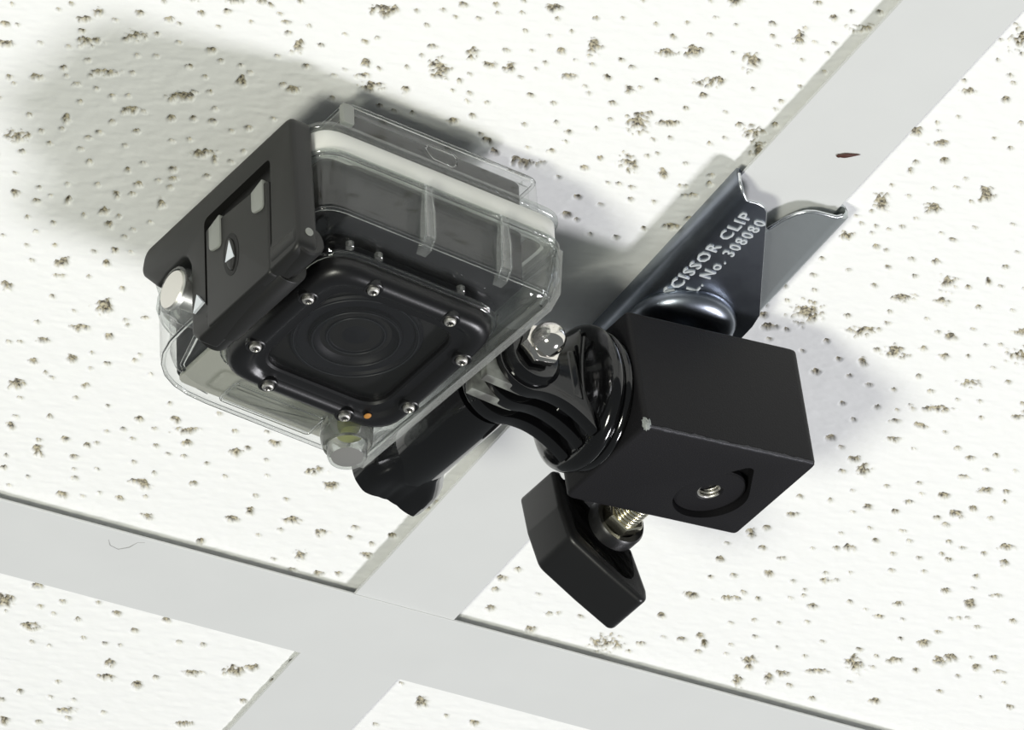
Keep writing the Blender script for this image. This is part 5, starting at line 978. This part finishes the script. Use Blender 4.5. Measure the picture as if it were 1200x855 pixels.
# keyhole counterbore: a round seat and a slot running to a small round end
hull = []
c1, r1, c2, r2 = Vector((29.4, 19.2)), 8.0, Vector((30.6, 7.9)), 1.5
d = c2 - c1
L = d.length
base = math.atan2(d.y, d.x)
al = math.acos((r1 - r2) / L)
for k in range(33):
    a = base + al + (2 * PI - 2 * al) * k / 32
    hull.append((c1.x + r1 * math.cos(a), c1.y + r1 * math.sin(a)))
for k in range(9):
    a = base - al + 2 * al * k / 8
    hull.append((c2.x + r2 * math.cos(a), c2.y + r2 * math.sin(a)))
cut = B()
loft(cut, [(hull, -2), (hull, 3.4)], 'z')
boolean(body, cut)
body.data.shade_smooth()
body.data.set_sharp_from_angle(angle=math.radians(30))
bm = B()
cr = [(c1.x + 1.0, c1.y + 0.6)]
lathe(bm, [(7.55, 3.4), (7.75, 1.9), (7.45, 1.5), (2.9, 1.5), (2.5, 1.8), (2.5, 6.0)], (c1.x + 0.1, c1.y + 0.3), 'z', 56, caps=False)
link('threaded_insert', bm, M['block'], block, 30)
bm = B()
hel = []
for i in range(0, 24 * 5 + 1):
    a = 2 * PI * i / 24
    hel.append((c1.x + 0.1 + 2.4 * math.cos(a), c1.y + 0.3 + 2.4 * math.sin(a), 1.8 + 0.85 * i / 24))
tube(bm, hel, 0.36, 6)
link('thread', bm, M['steel'], block, 60, label='bright screw thread inside the hole')
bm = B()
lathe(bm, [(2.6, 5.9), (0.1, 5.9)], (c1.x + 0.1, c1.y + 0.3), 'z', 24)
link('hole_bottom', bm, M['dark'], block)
# chipped corner and rubbed lower edge
bm = B()
bmesh.ops.create_icosphere(bm, subdivisions=3, radius=1.0)
rr = random.Random(3)
for v in bm.verts:
    v.co *= 1 + rr.uniform(-0.2, 0.2)
    v.co = Vector((v.co.x * 0.9 + 0.75, v.co.y * 0.9 + 0.7, v.co.z * 1.5 + 1.0))
link('chipped_corner', bm, M['chip'], block, 60, label='bare metal chip on the near lower corner')
bm = B()
tube(bm, [(1 + 41 * i / 40, 0.36 + rr.uniform(-.06, .06), 0.36 + rr.uniform(-.06, .06)) for i in range(41)],
     [0.42 + rr.uniform(-.12, .10) for _ in range(41)], 8)
link('rubbed_edge', bm, M['edge'], block, 60)

# ------------------------------------------------------------------ wing knob under the block
knob = empty('wing_knob', RB, tuple(Vector(OB) + Matrix(RB) @ Vector((21.0, 30.1, 4.4))), category='knob',
             label='matte black plastic wing knob on a hex bolt behind the lower edge of the block')
KX, KY, KZ = 21.0, 30.1, 4.4


def kp(pts):
    return [(p[0] - KX, p[1] - KZ) for p in pts]


Y0, Y1 = 42.3 - KY, 55.0 - KY
shellp = kp([(8.0, 15.5), (10.2, 15.6), (12.3, 8.5), (12.6, 1.8), (17.8, -2.8), (24.0, -7.9), (23.4, -0.2), (25.4, 0.3),
             (27.6, -9.6), (27.4, -11.8), (25.6, -12.6), (18.0, -7.2), (10.0, -0.9), (8.4, 7.0)])
bm = B()
prism(bm, rpoly(shellp, [1, 1, 1, 2.5, 1, 1.4, .8, .8, 1.8, 2.2, 2.4, 3.5, 4.0, 3.5], 6), Y0, Y1, 'y', 1.1, 4)
link('wing', bm, M['satin'], knob, 45)
bm = B()
prism(bm, rpoly(kp([(10, 13.5), (12.0, 2), (17.8, -3.2), (25.2, -9.5), (25, 0), (23, 12), (14, 17)]), 1.5, 4), Y0 + 4.0, Y1 - 1.5, 'y', 0.4, 2)
link('web', bm, M['satin'], knob, 45)
bm = B()
hc = (0.2, 0.2)
lathe(bm, [(4.1, 12.2), (4.3, 9.4), (5.6, 9.0), (6.0, 9.6), (6.0, 15.0), (5.8, 22.0)], hc, 'y', 40, caps=False)
link('hub', bm, M['satin'], knob, 40)
bm = B()
prism(bm, circ(hc[0], hc[1], 4.5, 6, 0.35), 6.6, 11.5, 'y', 0.3, 1)
nut = link('hex_nut', bm, M['brass'], knob, label='pale metal hex nut')
bm = B()
hel = [(hc[0] + 2.9 * math.cos(2 * PI * i / 20), 0.3 + 0.95 * i / 20, hc[1] + 2.9 * math.sin(2 * PI * i / 20)) for i in range(20 * 7)]
tube(bm, hel, 0.38, 6)
lathe(bm, [(2.7, -0.2), (2.7, 7.0)], hc, 'y', 24)
link('bolt', bm, M['brass'], knob, 60)

# ------------------------------------------------------------------ arm mount on the block's left end
mount = empty('arm_mount', RB, tuple(Vector(OB) + Matrix(RB) @ Vector((0, 15.2, 14.2))), category='camera mount',
              label='glossy black round mount base with three curved arms on the block\'s left end')
bm = B()
# dish: the axis runs along x, the block is at x = 0
lathe(bm, [(13.6, 0.1), (14.4, -0.3), (14.7, -1.0), (14.4, -1.8), (13.9, -2.1), (14.0, -2.6), (15.0, -3.1), (15.4, -4.0), (15.2, -5.0),
           (14.2, -5.9), (12.6, -6.3), (11.8, -6.35), (11.0, -6.9), (9.2, -8.0), (6, -8.6), (0.1, -8.7)], (0, 0), 'x', 72)
link('base_dish', bm, M['gloss'], mount, 50)
HX, HZ = -21.2, 1.0                    # hinge centre in mount coordinates
for k, yc in enumerate((-6.4, -1.0, 4.4)):
    arc = [(HX + 7.4 * math.cos(a), HZ + 7.4 * math.sin(a)) for a in [PI * 0.5 + PI * i / 14 for i in range(15)]]
    up = [(-6.6 - 12.4 * t, 7.0 + 4.8 * (1 - t) ** 2.4) for t in [i / 12 for i in range(13)]]
    dn = [(-6.6 - 12.4 * t, -6.2 - 6.4 * (1 - t) ** 2.2) for t in [1 - i / 12 for i in range(13)]]
    bm = B()
    prism(bm, [(p[0], p[1]) for p in up + arc + dn], yc - 1.5, yc + 1.5, 'y', 0.35, 2)
    link('arm', bm, M['gloss'], mount, 40)
bm = B()
prism(bm, rpoly([(-7.8, -7.6), (-12.4, -6.0), (-12.4, 6.0), (-7.8, 7.6)], 2, 4), -8, 7, 'y', 1.5, 3)
link('arm_root', bm, M['gloss'], mount, 40)
bm = B()
tube(bm, [(-7.6 - 0.9 * math.sin(PI * t / 12), -9.5 + 9.5 * t / 12 * 0.3, 8.5 - 17 * t / 12) for t in range(13)], 0.5, 8)
link('rib', bm, M['gloss'], mount, 60)
bm = B()
lathe(bm, [(6.6, -7.8), (6.6, -9.2), (6.1, -9.7), (5.7, -10.2), (5.1, -10.4)], (HX, HZ), 'y', 48)
link('nut_seat', bm, M['gloss'], mount, 40)

# ------------------------------------------------------------------ frames of the camera housing
RC = ((0.9938, -0.1044, 0.0385), (0.1038, 0.9945, 0.0153), (-0.0399, -0.0112, 0.9991))
OC = (-70.69, -126.99, -41.0)
HC = (39.6, 2.6, 13.0)                 # hinge centre in housing coordinates

screw = empty('thumb_screw', RC, tuple(Vector(OC) + Matrix(RC) @ Vector(HC)), category='thumb screw',
              label='glossy black thumb screw with a scalloped head and chrome acorn nut through the mount arms')
bm = B()
lathe(bm, [(2.4, -11.5), (2.4, 9), (6.6, 9.3), (6.7, 12), (6.5, 35), (6.2, 36)], (0, 0), 'y', 40)
link('shaft', bm, M['gloss'], screw, 40)


HEAD = [(-158, 10.2), (-140, 9.6), (-120, 6.9), (-100, 5.8), (-78, 6.5), (-54, 9.6), (-30, 9.9), (-6, 10.2), (24, 10.6), (46, 8.2), (67, 6.8), (88, 7.6),
        (110, 9.4), (140, 10.0), (175, 10.4), (202, 10.2)]


def lobes(k, r0, n=90):
    """blend (k) between a circle of radius r0 and the scalloped outline of the grip"""
    out = []
    for i in range(n):
        d_ = -158 + 360 * i / n
        for (a0, q0), (a1, q1) in zip(HEAD[:-1], HEAD[1:]):
            if a0 <= d_ <= a1:
                t = (d_ - a0) / (a1 - a0)
                q = q0 + (q1 - q0) * t
                break
        r = r0 * (1 - k) + q * 0.95 * k
        out.append((r * math.cos(math.radians(d_)), r * math.sin(math.radians(d_))))
    return out


bm = B()
loft(bm, [(lobes(0, 6.3), 30.5), (lobes(0.12, 6.4), 33.0), (lobes(0.4, 6.8), 35.2), (lobes(0.75, 7.2), 37.0), (lobes(0.95, 7.5), 38.6),
          (lobes(1.0, 8), 40.2), (lobes(1.0, 8), 42.4), (lobes(0.97, 8), 42.9)], 'y')
link('head', bm, M['gloss'], screw, 35)
bm = B()
prism(bm, circ(0, 0, 4.5, 6, 0.2), -12.2, -9.4, 'y', 0.35, 2)
lathe(bm, [(3.5, -12.0), (3.55, -13.2), (3.4, -14.5), (2.9, -15.7), (1.95, -16.6), (0.9, -17.05), (0.05, -17.1)], (0, 0), 'y', 40)
link('acorn_nut', bm, M['chrome'], screw, 35, label='chrome acorn nut')

# ------------------------------------------------------------------ action camera inside the housing
camera_thing = empty('action_camera', RC, OC, category='camera',
                     label='small dark grey action camera seen inside the clear plastic housing')
bm = B()
prism(bm, rpoly(rect(-20.6, -27.3, 22.6, 36.2), 2.5, 4), 9.0, 35.0, 'z', 0.8, 3)
link('body', bm, M['cambody'], camera_thing, 40)
bm = B()
prism(bm, rpoly(rect(-20.0, 4.0, 22.0, 36.0), 2.2, 4), 7.85, 9.1, 'z', 0.3, 2)
link('front_panel', bm, M['camfront'], camera_thing, 40, label='pale grey front panel')
bm = B()
lathe(bm, [(13.6, 9.0), (13.6, 4.2), (13.2, 3.8), (12.2, 3.8), (11.8, 4.3), (9.6, 4.5), (9.3, 3.7), (8.6, 3.6), (8.2, 4.2), (6.6, 4.9), (6.3, 4.5),
           (5.4, 4.5), (4.8, 5.0), (3.5, 4.7), (1.6, 4.4), (0.05, 4.3)], (-0.4, 0.2), 'z', 72, caps=False)
link('lens_barrel', bm, M['lens'], camera_thing, 35)
for r0, zz in ((12.7, 3.7), (8.9, 3.5), (5.9, 4.35)):
    bm = B()
    tube(bm, [(-0.4 + r0 * math.cos(2 * PI * i / 64), 0.2 + r0 * math.sin(2 * PI * i / 64), zz) for i in range(64)], 0.16, 6, closed=True)
    link('lens_ring', bm, M['lens2'], camera_thing, 60)
bm = B()
prism(bm, rpoly(rect(-18.0, -18.0, 18.0, 18.0), 3.0, 4), 4.6, 8.7, 'z', 0.5, 2)
link('lens_surround', bm, M['dark'], camera_thing, 40)

# ------------------------------------------------------------------ clear waterproof housing
hs = empty('camera_housing', RC, OC, category='camera housing',
           label='clear plastic waterproof camera housing with a black latch and black square lens cover')
X0, X1, YA, YB = -29.5, 29.6, -29.8, 38.4


def outline(d=0.0, x0=X0, x1=X1, ya=YA, yb=YB, r=(7, 6, 5, 18), sl=1.6):
    p = rpoly([(x0, ya), (x1 + sl, ya), (x1 - sl, yb), (x0, yb)], list(r), 7)
    return inset(p, d) if d else p


# body shell, open towards the back; outer and inner skin joined round the rim
bm = B()
rings = [(outline(7.5, x1=27.2), 6.0), (outline(3.5, x1=27.2), 6.0), (outline(1.2, x1=27.6), 6.5), (outline(0.2, x1=28.2), 7.6), (outline(0.0, x1=28.8), 9.5),
         (outline(0.0, x1=30.2), 14.5), (outline(0.0, x1=30.6), 21.8),
         (outline(2.0, x1=30.6), 21.8), (outline(2.0, x1=30.2), 14.5), (outline(2.0, x1=28.8), 10.0), (outline(2.6, x1=28.2), 8.4), (outline(3.8, x1=27.2), 7.7),
         (outline(7.5, x1=27.2), 7.7)]
loft(bm, rings, 'z', cap0=False, cap1=False)
link('body_shell', bm, M['clear'], hs, 50)
# front plate with the collar that rises to the lens cover
co_ = lambda h, r: rpoly([(-h, -h), (h, -h), (h, h), (-h, h)], r, 9)
hole_n = len(co_(10, 5))


def match(poly, n):
    """resample a closed polygon to n points starting on the +x side"""
    pts = [Vector(p) for p in poly]
    best = []
    for k in range(n):
        a = 2 * PI * k / n
        dvec = Vector((math.cos(a), math.sin(a)))
        hit = None
        for i in range(len(pts)):
            p, q_ = pts[i], pts[(i + 1) % len(pts)]
            e = q_ - p
            den = dvec.x * e.y - dvec.y * e.x
            if abs(den) < 1e-9:
                continue
            t = (p.x * e.y - p.y * e.x) / den
            s_ = (p.x * dvec.y - p.y * dvec.x) / den
            if t > 0 and -1e-6 <= s_ <= 1 + 1e-6:
                hit = t if hit is None else max(hit, t)
        best.append(tuple(dvec * (hit or 1)))
    return best


N = 96
bm = B()
fo = match(outline(7.5, x1=27.2), N)
rings = [(fo, 6.0), (match(co_(22.6, 9), N), 5.9), (match(co_(22.0, 9), N), 4.6), (match(co_(21.4, 9), N), 3.9), (match(co_(19.6, 8), N), 3.8),
         (match(co_(19.2, 8), N), 7.7), (fo, 7.7)]
loft(bm, rings, 'z', cap0=False, cap1=False)
link('front_plate', bm, M['clear'], hs, 40)
bm = B()
tube(bm, [(p[0], p[1], 4.3) for p in match(co_(21.9, 8.8), N)], 0.55, 8, closed=True)
link('collar_rim', bm, M['glass'], hs, 60)
# milky gasket and the two clear flanges that squeeze it
for nm, d0, z0, z1, mk in (('gasket', 0.2, 22.0, 27.2, 'gasket'), ('front_flange', -0.6, 20.9, 22.0, 'clear_edge'), ('back_flange', -0.6, 27.2, 28.8, 'clear_edge')):
    bm = B()
    o_, i_ = outline(d0), outline(d0 + 3.0)
    b_ = 0.45
    loft(bm, [(inset(o_, b_), z0), (o_, z0 + b_), (o_, z1 - b_), (inset(o_, b_), z1), (i_, z1), (i_, z0)], 'z', closed=True)
    link(nm, bm, M[mk], hs, 50, label='milky white rubber gasket' if nm == 'gasket' else None)
# back door, a shallow clear box
bd = lambda d=0.0: (inset(rpoly([(-22.5, -29.4), (26.0, -29.4), (26.0, 33), (-22.5, 33)], 3.2, 5), d) if d else
                    rpoly([(-22.5, -29.4), (26.0, -29.4), (26.0, 33), (-22.5, 33)], 3.2, 5))
bm = B()
loft(bm, [(bd(), 28.7), (bd(0.3), 35.0), (bd(1.2), 36.2), (bd(3.0), 36.4), (bd(3.0), 35.2), (bd(1.8), 34.4), (bd(1.7), 28.7)], 'z', cap0=False, cap1=False)
door = link('back_door', bm, M['clear'], hs, 50)
bm = B()
loft(bm, [(bd(3.0), 36.4), (bd(3.0), 35.4)], 'z')
link('door_pane', bm, M['clear'], door)
bm = B()
tube(bm, [(p[0], p[1], 35.7) for p in bd(0.7)], 0.4, 8, closed=True)
link('door_rim', bm, M['glass'], door, 60)
bm = B()
u = [(-3.2, 31.4), (-2.4, 32.0), (3.6, 32.2), (4.4, 31.4), (4.2, 29.8), (3.2, 28.9), (-1.4, 29.2), (-3.0, 30.4)]
tube(bm, [(a, -29.9, b + 0.4) for a, b in u], 0.22, 6, closed=True)
link('port_outline', bm, M['glass'], door, 60, label='small moulded plug-shaped outline')
# vertical ribs on the near side
for x in (-3.6, 15.0):
    bm = B()
    loft(bm, [([(x - 0.75, -29.6), (x + 0.75, -29.6), (x + 0.75, -30.9), (x - 0.75, -30.9)], 20.8),
              ([(x - 1.3, -29.6), (x + 0.9, -29.6), (x + 0.9, -31.3), (x - 1.3, -31.3)], 14.0),
              ([(x - 1.5, -29.4), (x + 1.1, -29.4), (x + 1.1, -31.3), (x - 1.5, -31.3)], 7.5),
              ([(x - 1.2, -27.5), (x + 1.0, -27.5), (x + 1.0, -29.4), (x - 1.2, -29.4)], 5.4)], 'z')
    link('rib', bm, M['clear_edge'], hs)
    for dx in (-1.35, 0.95):
        bm = B()
        tube(bm, [(x + dx * 0.6, -31.0, 20.8), (x + dx, -31.4, 14), (x + dx, -31.4, 8), (x + dx * 0.9, -29.8, 5.4)], 0.2, 6)
        link('rib_edge', bm, M['glass'], hs, 60)
# frosted bits that catch the light: door corner hook, nubs round the collar
bm = B()
prism(bm, rpoly(rect(-23.6, 29.5, -20.8, 34.4), 0.5, 3), -30.2, -28.6, 'y', 0.3, 2)
link('corner_hook', bm, M['tab'], door, 40)
for nx_ in (-17.4, -10.4, 9.6):
    bm = B()
    lathe(bm, [(0.9, 6.2), (0.9, 4.9), (0.6, 4.7), (0.05, 4.7)], (nx_, -22.4), 'z', 16)
    link('nub', bm, M['clear_edge'], hs, 40)
bm = B()
tube(bm, [(30.6, -26.2, 20.2), (30.5, -26.6, 17), (29.9, -27.0, 13.5), (28.6, -26.6, 9.5), (27.2, -25.4, 7.0)], [0.5, 0.8, 0.9, 0.8, 0.4], 10)  # clear bead added to draw the bright highlight down this corner
link('corner_highlight_bead', bm, M['glass'], hs, 60)
# edge beads along the shell
bm = B()
ol = outline(0.55, x1=28.0)
tube(bm, [(p[0], p[1], 7.3) for p in ol], 0.45, 8, closed=True)
link('front_bead', bm, M['glass'], hs, 60)
bm = B()
ol = outline(0.1)
tube(bm, [(p[0], p[1], 20.4) for p in ol], 0.35, 8, closed=True)
link('shell_bead', bm, M['glass'], hs, 60)
# small raised panel on the front face
bm = B()
rp = rpoly(rect(-11.4, 27.0, 10.5, 33.2), 1.0, 4)
loft(bm, [(rp, 6.0), (rp, 5.1), (inset(rp, 0.7), 4.8), (inset(rp, 1.2), 4.8)], 'z')
link('raised_panel', bm, M['clear'], hs, 30)
bm = B()
tube(bm, [(p[0], p[1], 4.95) for p in rp], 0.3, 6, closed=True)
link('raised_panel_edge', bm, M['glass'], hs, 60)
# bottom wall strip beside the hinge
bm = B()
loft(bm, [([(26.8, -27), (28.6, -27), (26.6, 37), (25.0, 37)], 5.2), ([(28.8, -28), (30.4, -28), (28.2, 38), (26.6, 38)], 9.5),
          ([(30.0, -28), (31.4, -28), (29.2, 38), (27.8, 38)], 21.0)], 'z')
link('bottom_wall', bm, M['thick'], hs)
# clear hinge prongs
for yc in (-1.8 + HC[1] - 1.6, 3.6 + HC[1] - 1.6):
    arc = [(HC[0] + 7.2 * math.cos(a), HC[2] + 7.2 * math.sin(a)) for a in [-PI / 2 + PI * i / 14 for i in range(15)]]
    poly = [(30.4, HC[2] - 7.0), (34, HC[2] - 7.1)] + arc + [(34, HC[2] + 7.4), (30.4, HC[2] + 8.4)]
    bm = B()
    prism(bm, poly, yc - 1.15, yc + 1.15, 'y', 0.3, 2)
    link('hinge_prong', bm, M['prong'], hs, 40, label='pale frosted plastic prong')

# black lens cover frame
q21 = lambda h, z: (match(co_(h, 8.0 * h / 21), N), z)
bm = B()
loft(bm, [q21(21.3, 5.8), q21(21.2, 2.6), q21(20.8, 1.2), q21(20.1, 0.35), q21(19.2, 0.0), q21(18.2, -0.05), q21(17.4, 0.25), q21(16.9, 0.9),
          q21(16.2, 1.1), q21(14.9, 1.1), q21(14.5, 1.5), q21(14.4, 2.6)], 'z', cap0=False, cap1=False)
cover = link('lens_cover', bm, M['frame'], hs, 35, label='black square lens cover with rounded corners')
bm = B()
loft(bm, [q21(14.45, 2.0), q21(14.45, 2.5)], 'z')
link('lens_window', bm, M['window'], cover, label='flat clear window')
SR = [(-9.37, -18.75), (9.37, -18.75), (18.75, -9.37), (18.75, 9.37), (9.37, 18.75), (-9.37, 18.75), (-18.75, 9.37), (-18.75, -9.37)]
seat_mesh = None
for k, (sx, sy) in enumerate(SR):
    if seat_mesh is None:
        bm = B()
        lathe(bm, [(2.1, 1.6), (2.05, 0.0), (1.85, -0.12), (1.5, -0.05), (1.5, 0.4)], (0, 0), 'z', 28)
        st = link('screw_seat', bm, M['frame'], cover, 40)
        bm = B()
        lathe(bm, [(1.2, 0.9), (1.25, -0.3), (1.1, -0.65), (0.75, -0.78), (0.5, -0.5), (0.05, -0.5)], (0, 0), 'z', 28)
        so = link('screw', bm, M['steel'], cover, 40, label='small steel screw')
        bm = B()
        for q_ in range(3):
            a = PI * q_ / 3
            p0 = Vector((math.cos(a), math.sin(a), 0)) * 0.72
            tube(bm, [tuple(p0 + Vector((0, 0, -0.74))), tuple(-p0 + Vector((0, 0, -0.74)))], 0.12, 4)
        sl = link('screw_slot', bm, M['dark'], cover)
        seat_mesh, screw_mesh, slot_mesh = st, so, sl
    else:
        st, so, sl = seat_mesh.copy(), screw_mesh.copy(), slot_mesh.copy()
        for o in (st, so, sl):
            COL.objects.link(o)
            o.parent = cover
    for o in (st, so, sl):
        o.location = Vector((sx, sy, 0)) * S
        o.rotation_euler = (0, 0, k * 0.7)
bm = B()
bmesh.ops.create_icosphere(bm, subdivisions=2, radius=0.75)
for v in bm.verts:
    v.co = Vector((v.co.x * 1.0 + 13.6, v.co.y * 1.3 + 16.6, v.co.z * 0.35 + 0.3))
link('rust_spot', bm, M['orange'], cover, 60, label='orange speck of rust')

# shutter button in its clear turret, low corner
bm = B()
lathe(bm, [(5.6, 6.0), (5.3, 1.5), (4.9, 0.4), (4.2, 0.2), (4.0, 1.0), (4.0, 6.0)], (16.0, 27.5), 'z', 40, caps=False)
tur = link('button_turret', bm, M['glass'], hs, 40)
bm = B()
lathe(bm, [(4.0, 4.0), (4.1, -1.8), (3.8, -2.6), (3.2, -2.9), (0.05, -2.9)], (16.0, 27.5), 'z', 40, caps=False)
link('shutter_button', bm, M['thick'], hs, 40, label='clear plastic push button')
bm = B()
lathe(bm, [(3.3, -2.2), (0.05, -2.1)], (16.0, 27.5), 'z', 32)
link('button_cap', bm, M['capgrey'], hs, 40)
bm = B()
lathe(bm, [(2.8, 5.5), (2.8, 3.0), (2.2, 2.8), (0.05, 2.8)], (16.2, 26.6), 'z', 32)
link('button_seal', bm, M['yellow'], hs, 40, label='yellow-green seal inside the button')
# metal power button on the left wall
pb = (14.2, 10.6)
bm = B()
lathe(bm, [(5.9, -28.5), (5.9, -32.0), (5.2, -33.2), (5.0, -35.4), (4.4, -35.6)], pb, 'x', 40, caps=False)
link('button_boss', bm, M['clear_edge'], hs, 40)
bm = B()
lathe(bm, [(3.0, -29), (3.0, -34), (4.1, -34.2), (4.3, -35.2), (4.0, -35.7), (0.05, -35.75)], pb, 'x', 40)
link('power_button', bm, M['steel'], hs, 40, label='round brushed metal push button')
# inner walls of the clear left corner
bm = B()
tube(bm, [(-27.0, 16.0, 7.0), (-24.0, 24.0, 8.0), (-21.5, 31.5, 8.5), (-17.0, 35.5, 8.5), (-12, 36.3, 8.5)], 0.5, 8)
link('corner_gusset', bm, M['glass'], hs, 60)
bm = B()
tube(bm, [(-25.0, 18.0, 16.0), (-21.5, 26.0, 12.0), (-20.5, 33.0, 9.5)], 0.45, 8)
link('corner_gusset', bm, M['glass'], hs, 60)

# latch across the top of the housing
latch_poly = rpoly([(-27.4, 28.6), (25.6, 28.2), (27.2, 23.4), (21.0, 16.0), (17.8, 17.3), (11.0, 17.6), (9.4, 14.0), (9.6, -3.2), (7.2, -6.4),
                    (-28.6, -5.4)], [2.6, 3.2, 3.0, 2.4, 1.5, 2.2, 2.5, 1.0, 1.5, 3.0], 6)
bm = B()
prism(bm, latch_poly, -34.3, -29.4, 'x', 0.9, 3)
latch = link('latch', bm, M['latch'], hs, 40, label='matte black locking latch')
cut = B()
pp = rpoly([(-19.4, 22.6), (4.2, 22.2), (4.2, 0.0), (-19.4, 0.0)], 1.6, 4)
loft(cut, [(pp, -40), (pp, -32.6)], 'x')
boolean(latch, cut)
latch.data.shade_smooth()
latch.data.set_sharp_from_angle(angle=math.radians(35))
bm = B()
prism(bm, rpoly([(-18.8, 17.6), (3.6, 19.4), (3.7, -5.8), (-18.8, -5.8)], 1.2, 4), -34.5, -32.0, 'x', 0.6, 3)
slider = link('lock_slider', bm, M['latch'], latch, 40)
bm = B()
lathe(bm, [(4.4, 4.0), (4.5, 4.0), (4.5, -18.4), (4.4, -18.6)], (-29.9, -1.8), 'y', 48)
link('hinge_barrel', bm, M['latch'], latch, 40)
bm = B()
lathe(bm, [(3.8, 8.8), (4.2, 8.5), (4.2, 4.4), (4.0, 4.2)], (-30.0, -1.8), 'y', 48)
link('barrel_end', bm, M['latch'], latch, 40)
bm = B()
lathe(bm, [(3.5, -19.0), (3.7, -19.2), (3.7, -27.4), (3.3, -27.8)], (-31.0, -2.0), 'y', 48)
link('barrel_end', bm, M['latch'], latch, 40)
for (ya, yb, za, zb) in ((1.9, -2.1, 11.3, 19.6), (-13.2, -17.3, 11.0, 18.6)):
    bm = B()
    prism(bm, rpoly([(ya, zb - 1.2), (yb, zb), (yb, za), (ya, za + 1.0)], [0.4, 0.4, 1.2, 1.8], 4), -35.0, -33.6, 'x', 0.4, 2)
    link('hook_tab', bm, M['tab'], latch, 40, label='pale frosted hook tab')
ov = [(-5.4 + 2.7 * math.cos(a) + 0.25 * math.sin(a) * 4.6 * 0.35, 7.2 + 5.4 * math.sin(a)) for a in [2 * PI * i / 36 for i in range(36)]]
ov2 = inset(ov, 0.95)
bm = B()
loft(bm, [(ov, -34.35), (ov, -34.56), (ov2, -34.56), (ov2, -33.8)], 'x', cap0=False, cap1=True)
link('release_button', bm, M['dark'], latch, 30)
bm = B()
ov3 = inset(ov, 1.1)
prism(bm, ov3, -34.9, -33.9, 'x', 0.3, 2)
rb = link('release_tongue', bm, M['latch'], latch, 40)
bm = B()
prism(bm, [(-5.4, 10.6), (-3.9, 6.0), (-7.0, 5.5)], -35.0, -34.8, 'x')
link('arrow_mark', bm, M['white'], latch, label='small white arrowhead')
bm = B()
prism(bm, [(6.5, 4.6), (7.9, 0.8), (4.4, 1.4)], -34.9, -34.2, 'x')
link('arrow_mark', bm, M['white'], latch, label='small white arrowhead')
bm = B()
lathe(bm, [(0.9, -28.0), (0.9, -28.7), (0.7, -28.75), (0.05, -28.6)], (-31.6, -1.0), 'y', 24)
link('pivot_pin', bm, M['tab'], latch, 40, label='grey pivot pin end')

# ------------------------------------------------------------------ a husk stuck on the bar
bm = B()
n_ = 18
rings = []
for i in range(n_ + 1):
    t = i / n_
    w = 0.75 * math.sin(PI * min(1, t * 1.9) ** 0.8 * 0.5) * (1 - max(0, (t - 0.35) / 0.65)) ** 0.9 + 0.05
    if t < 0.12:
        w = 0.75 * math.sqrt(t / 0.12) * 0.75 + 0.03
    rings.append((circ(0, 0, w, 12), t * 5.0))
loft(bm, rings, 'x')
for v in bm.verts:
    v.co.z *= 0.45
bmesh.ops.rotate(bm, verts=bm.verts, cent=(0, 0, 0), matrix=Matrix.Rotation(math.radians(-30), 3, 'Z'))
sd = link('husk', bm, M['seed'], None, 60, category='seed husk', label='tiny brown seed husk stuck to the white bar above the clip')
sd.location = Vector((14.2, -178.2, 0.15)) * S + Vector((0, 0, CEIL))

# ------------------------------------------------------------------ a fine hair on the long bar
bm = B()
tube(bm, [(0, 0, 0), (1.2, 1.6, -0.1), (3.4, 2.2, -0.1), (5.2, 0.6, -0.1), (6.0, -1.6, 0), (7.4, -2.2, 0)], 0.06, 5)
hr = link('hair', bm, M['fibre'], None, 60, category='hair', label='fine grey hair stuck to the long white bar at lower left')
hr.location = Vector((-57.0, 3.5, 0.0)) * S + Vector((0, 0, CEIL))
